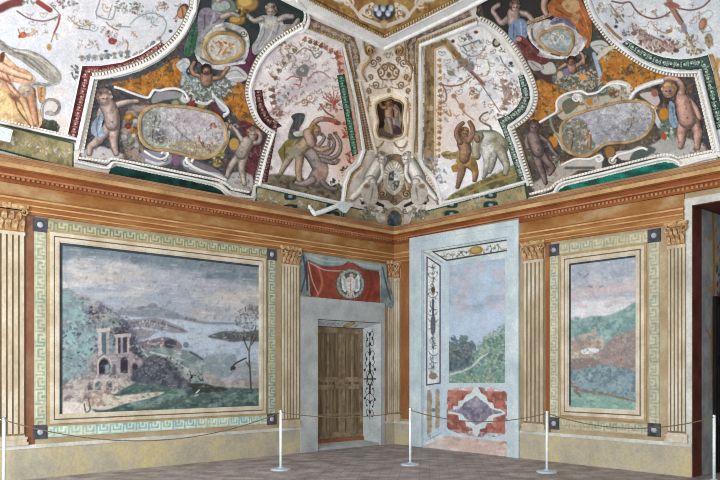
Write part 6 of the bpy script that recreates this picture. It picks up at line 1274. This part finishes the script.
def orn_strip(line, w, text, lift=.01):
    q = pts(line); n = offs(q)[1]; poly = np.vstack([q+n*w/2, (q-n*w/2)[::-1]])
    p = Paint('#8c7868'); p.noise('#6c584c', 6, .42, .62, 245, .9)
    g = resamp(q, 7); t, m = offs(g)
    for i, (x, y) in enumerate(g): p.curl(x, y, w*.3, '#c8b4a0', 1., 1.2, i, 1 if i % 2 else -1); p.blob(x+t[i, 0]*3.5, y+t[i, 1]*3.5, 1.2, 1.2, '#b09880')
    o = patch('ornament_band', poly, S, p, lift, .6); o['label'] = text; o['category'] = 'ceiling border'; return o
orn_strip('309,21.5 352,40.5 355.5,54 359.5,78', 7.5, 'brown scrolled border strip above the serpent fighter panel')
orn_strip('412,74 411,44 416,34.5 470,12', 7.5, 'brown scrolled border strip above the bull panel')
def dotted(nm, line, w, text, base):
    q = pts(line); n = offs(q)[1]; p = Paint(base); p.noise(hx(base)*.8, 5, .45, .65, 246, .7)
    g = resamp(q, 2.6); t, m = offs(g)
    for i, (x, y) in enumerate(g):
        for k in (-.25, .25): p.blob(x+m[i, 0]*w*k, y+m[i, 1]*w*k, .9, .9, '#5c483c')
    o = patch(nm, np.vstack([q+n*w/2, (q-n*w/2)[::-1]]), S, p, .01, .5); o['label'] = text; o['category'] = 'ceiling border'
dotted('dotted_band', '356.5,82 370,150', 6., 'narrow dotted band between the serpent fighter panel and the corner strip', '#b8a090')

# ------------------------------------------------------------------ frieze strips between cornice and panels
def strip(poly, text, seed, plates=()):
    p = Paint('#8f8462'); p.noise('#a89a74', 8, .42, .62, 250+seed, .8); p.noise('#6c6848', 6, .52, .68, 251+seed, .7); P = pts(poly)
    for i in range(len(P)): p.st([P[i], P[(i+1) % len(P)]], 2.4 if i != 2 else 3.4, '#24463a', sm=False)
    a, b = (P[0]+P[3])/2, (P[1]+P[2])/2; r_ = random.Random(seed)
    for k in np.linspace(.06, .94, max(3, int(abs(b[0]-a[0])/11))): x, y = a+(b-a)*k; p.motif(x, y, 5, ['#b8b0a0', '#c4bcb4', '#6c6450', '#a88c5c'], r_.randrange(999)); p.spray(x, y, 8, 5, 3, ['#c0b8b0', '#7c8c9c', '#b08a50'], r_.randrange(999), (.6, 1.6))
    for x, y1, y2 in plates: p.poly([[x-5, y1-1], [x+5, y1-1+.0], [x+5, y1+5], [x-5, y1+5]], '#1e3c34', .8); p.blob(x, y1+2, 2.2, 1.6, '#8a94a0'); p.poly([[x-6, y2-4], [x+6, y2-4], [x+6, y2+2], [x-6, y2+2]], '#1e3c34', .8); p.blob(x, y2-1, 2.4, 1.6, '#8a94a0')
    o = patch('frieze_strip', poly, S, p, .008, .6); o['label'] = text; o['category'] = 'painted frieze'; return o
strip('-70,106 74,143 73,170 -70,132', 'ochre ornament strip above the cornice under the far left nudes', 1)
strip('256,186 342,206 342,222 255,205', 'ochre ornament strip above the cornice left of the corner, behind the white spotlight', 2, ((290, 194.5, 209), (332, 205, 216)))
strip('343,205 366,210 384,216 384,229 342,221', 'short ochre ornament strip between the spotlight and the corner boss', 3)
strip('404,216 441,207 526,184 529,202 404,231', 'ochre ornament strip above the cornice right of the corner under the bull', 4, ((452, 202.5, 215), (491, 193, 206)))
strip('716,158 790,138 790,154 716,166', 'ornament strip above the cornice over the dark doorway', 5)
# ================================================================== ROPE BARRIER AND SPOTLIGHTS
HP = .95
def top_at(x, y): t = (HP-1.6)/((CY-y)/F); dx, dy, dz = rays(x, y); return CAM[0]+t*dx, CAM[1]+t*dy
POSTS = [top_at(4, 417.5), top_at(280.8, 410), top_at(410.3, 409), top_at(547, 411), top_at(714.2, 415)]
TXT = ['leftmost rope post, at the frame edge by the far left pilaster', 'rope post in front of the pilaster left of the door', 'rope post standing by the room corner before the false niche', 'rope post in front of the pilaster beside the small landscape', 'rightmost rope post, before the dark doorway']
M['basew'] = mottle('base_enamel', '#9fb0ba', '#b4c4cc', scale=6, rough=.22, bump=0)
POSTS[2] = G(410.3, 465.0)
proto = None
for i, (x, y) in enumerate(POSTS):
    if proto is None:
        r = thing('rope_post', TXT[0], 'rope post', 'rope barrier posts')
        b = obj('base', *lathe([(.16, 0), (.163, .012), (.152, .024), (.06, .034), (.03, .05)], 0, 0), M['basew'], r, smooth=False)
        s = obj('post', *lathe([(.021, .03), (.021, HP-.03)], 0, 0, 20), M['white'], r, smooth=True)
        obj('cap', *lathe([(.021, HP-.03), (.027, HP-.028), (.027, HP-.005), (.02, HP+.004), (.004, HP+.006)], 0, 0, 20), M['chrome'], r)
        h = obj('ring_hook', *join([tube([(.02, 0, HP-.04), (.04, 0, HP-.035), (.045, 0, HP-.02)], .005, 6), tube([(-.02, 0, HP-.04), (-.04, 0, HP-.035), (-.045, 0, HP-.02)], .005, 6)]), M['chrome'], r)
        proto = r; ROOTS.remove(r); r.location = (x, y, 0)
    else:
        r = proto.copy(); COL.objects.link(r); r.location = (x, y, 0); r['label'] = TXT[i]
        for ch in proto.children:
            c = ch.copy(); c.parent = r; COL.objects.link(c)
SAG = [.36, .10, .16, .19]; RT = ['long sagging rope across the big seascape', 'rope across the door from the pilaster post to the corner post', 'sagging rope in front of the false niche', 'sagging rope in front of the small landscape']
for i in range(4):
    a, b = np.array(POSTS[i]), np.array(POSTS[i+1]); t = np.linspace(0, 1, 40)
    P = np.stack([a[0]+(b[0]-a[0])*t, a[1]+(b[1]-a[1])*t, HP-.035-4*SAG[i]*t*(1-t)], -1)
    o = obj('barrier_rope', *tube(P, .0085, 6), M['cord'], smooth=True); o['label'] = RT[i]; o['category'] = 'rope'; o['group'] = 'barrier ropes'
# small white floodlights clamped on the cornice: place by their distance in front of the left wall
def floodlight(head, arm, nub, text):
    r = thing('spotlight', text, 'spotlight', 'floodlights on the cornice')
    H = pts(head); D = .30
    def W(x, y, off): s, z = WL(np.float64(x), np.float64(y), off); return np.array([s, -off, z])
    V = [W(x, y, D) for x, y in H]+[W(x, y, D)+np.array([.0, .07, .01]) for x, y in H]; n = len(H)
    V = np.array(V); Fc = [tuple(range(n)), tuple(range(n, 2*n))[::-1]]+[(i, (i+1) % n, n+(i+1) % n, n+i) for i in range(n)]
    hd = obj('lamp_head', V, Fc, M['white'], r)
    c = V[:n].mean(0); I = c+(V[:n]-c)*.86+np.array([0, -.004, 0]); obj('lens', np.vstack([I, V[:n]+(c-V[:n])*.1]), [tuple(range(n))]+[(i, (i+1) % n, n+(i+1) % n, n+i) for i in range(n)], M['lens'], hd)
    A = [W(x, y, D-.03) for x, y in pts(arm)]; obj('arm', *tube(A, .045, 8), M['white'], r)
    if nub: e = A[0]; obj('arm_joint', *join([tube([W(*pts(nub)[0], D-.03), e], .04, 8)]), M['white'], r)
    b = A[-1] if not nub else A[0]; foot = np.array([b[0], -.10, 4.655]); obj('clamp', *tube([b, foot+np.array([0, 0, .06]), foot], .03, 8), M['white'], r)
M['lens'] = mottle('lamp_glass', '#c0cccc', '#ccd6d6', scale=3, rough=.25, bump=0)
floodlight('335,205.5 341.5,201 353,204 346,213', '314.5,214 324,211 337,206', '311.5,209.5', 'white floodlight on an arm clamped to the cornice left of the corner')
floodlight('-6,125 13,130 10,142 -8,138', '-8,139 -2,136 2,133', '-12,142', 'white floodlight at the far left, cut by the frame edge, on the cornice')

seat_roots()
# ================================================================== CAMERA AND DAYLIGHT
cam = bpy.data.cameras.new('camera'); co = bpy.data.objects.new('camera', cam); COL.objects.link(co); scn.camera = co
cam.sensor_width = 36; cam.lens = 36*F/720; cam.shift_y = (CY-240)/720; cam.clip_end = 200
co.location = CAM; co.rotation_euler = (math.pi/2, 0, -math.atan2(E1[1], E2[1]))
w = bpy.data.worlds.new('daylight'); scn.world = w; w.use_nodes = True
w.node_tree.nodes['Background'].inputs[0].default_value = (.93, .97, 1.0, 1); w.node_tree.nodes['Background'].inputs[1].default_value = 1.0
def area(nm, loc, tgt, sx, sy, e, c):
    l = bpy.data.lights.new(nm, 'AREA'); l.shape = 'RECTANGLE'; l.size = sx; l.size_y = sy; l.energy = e; l.color = c
    o = bpy.data.objects.new(nm, l); COL.objects.link(o); o.location = loc; o.rotation_euler = (Vector(tgt)-Vector(loc)).to_track_quat('-Z', 'Y').to_euler()
area('window_light', (-12.6, -3.6, 2.3), (-1, -5, 3.2), 2.0, 3.4, 620, (.90, .96, 1))
area('window_light', (-12.6, -8.6, 2.3), (-1, -5, 3.6), 2.0, 3.4, 340, (.92, .97, 1))
scn.view_settings.view_transform = 'Standard'; scn.view_settings.look = 'None'; scn.view_settings.gamma = 1; scn.view_settings.exposure = .2
scn.view_settings.use_curve_mapping = False
scn.cycles.filter_width = 1.0
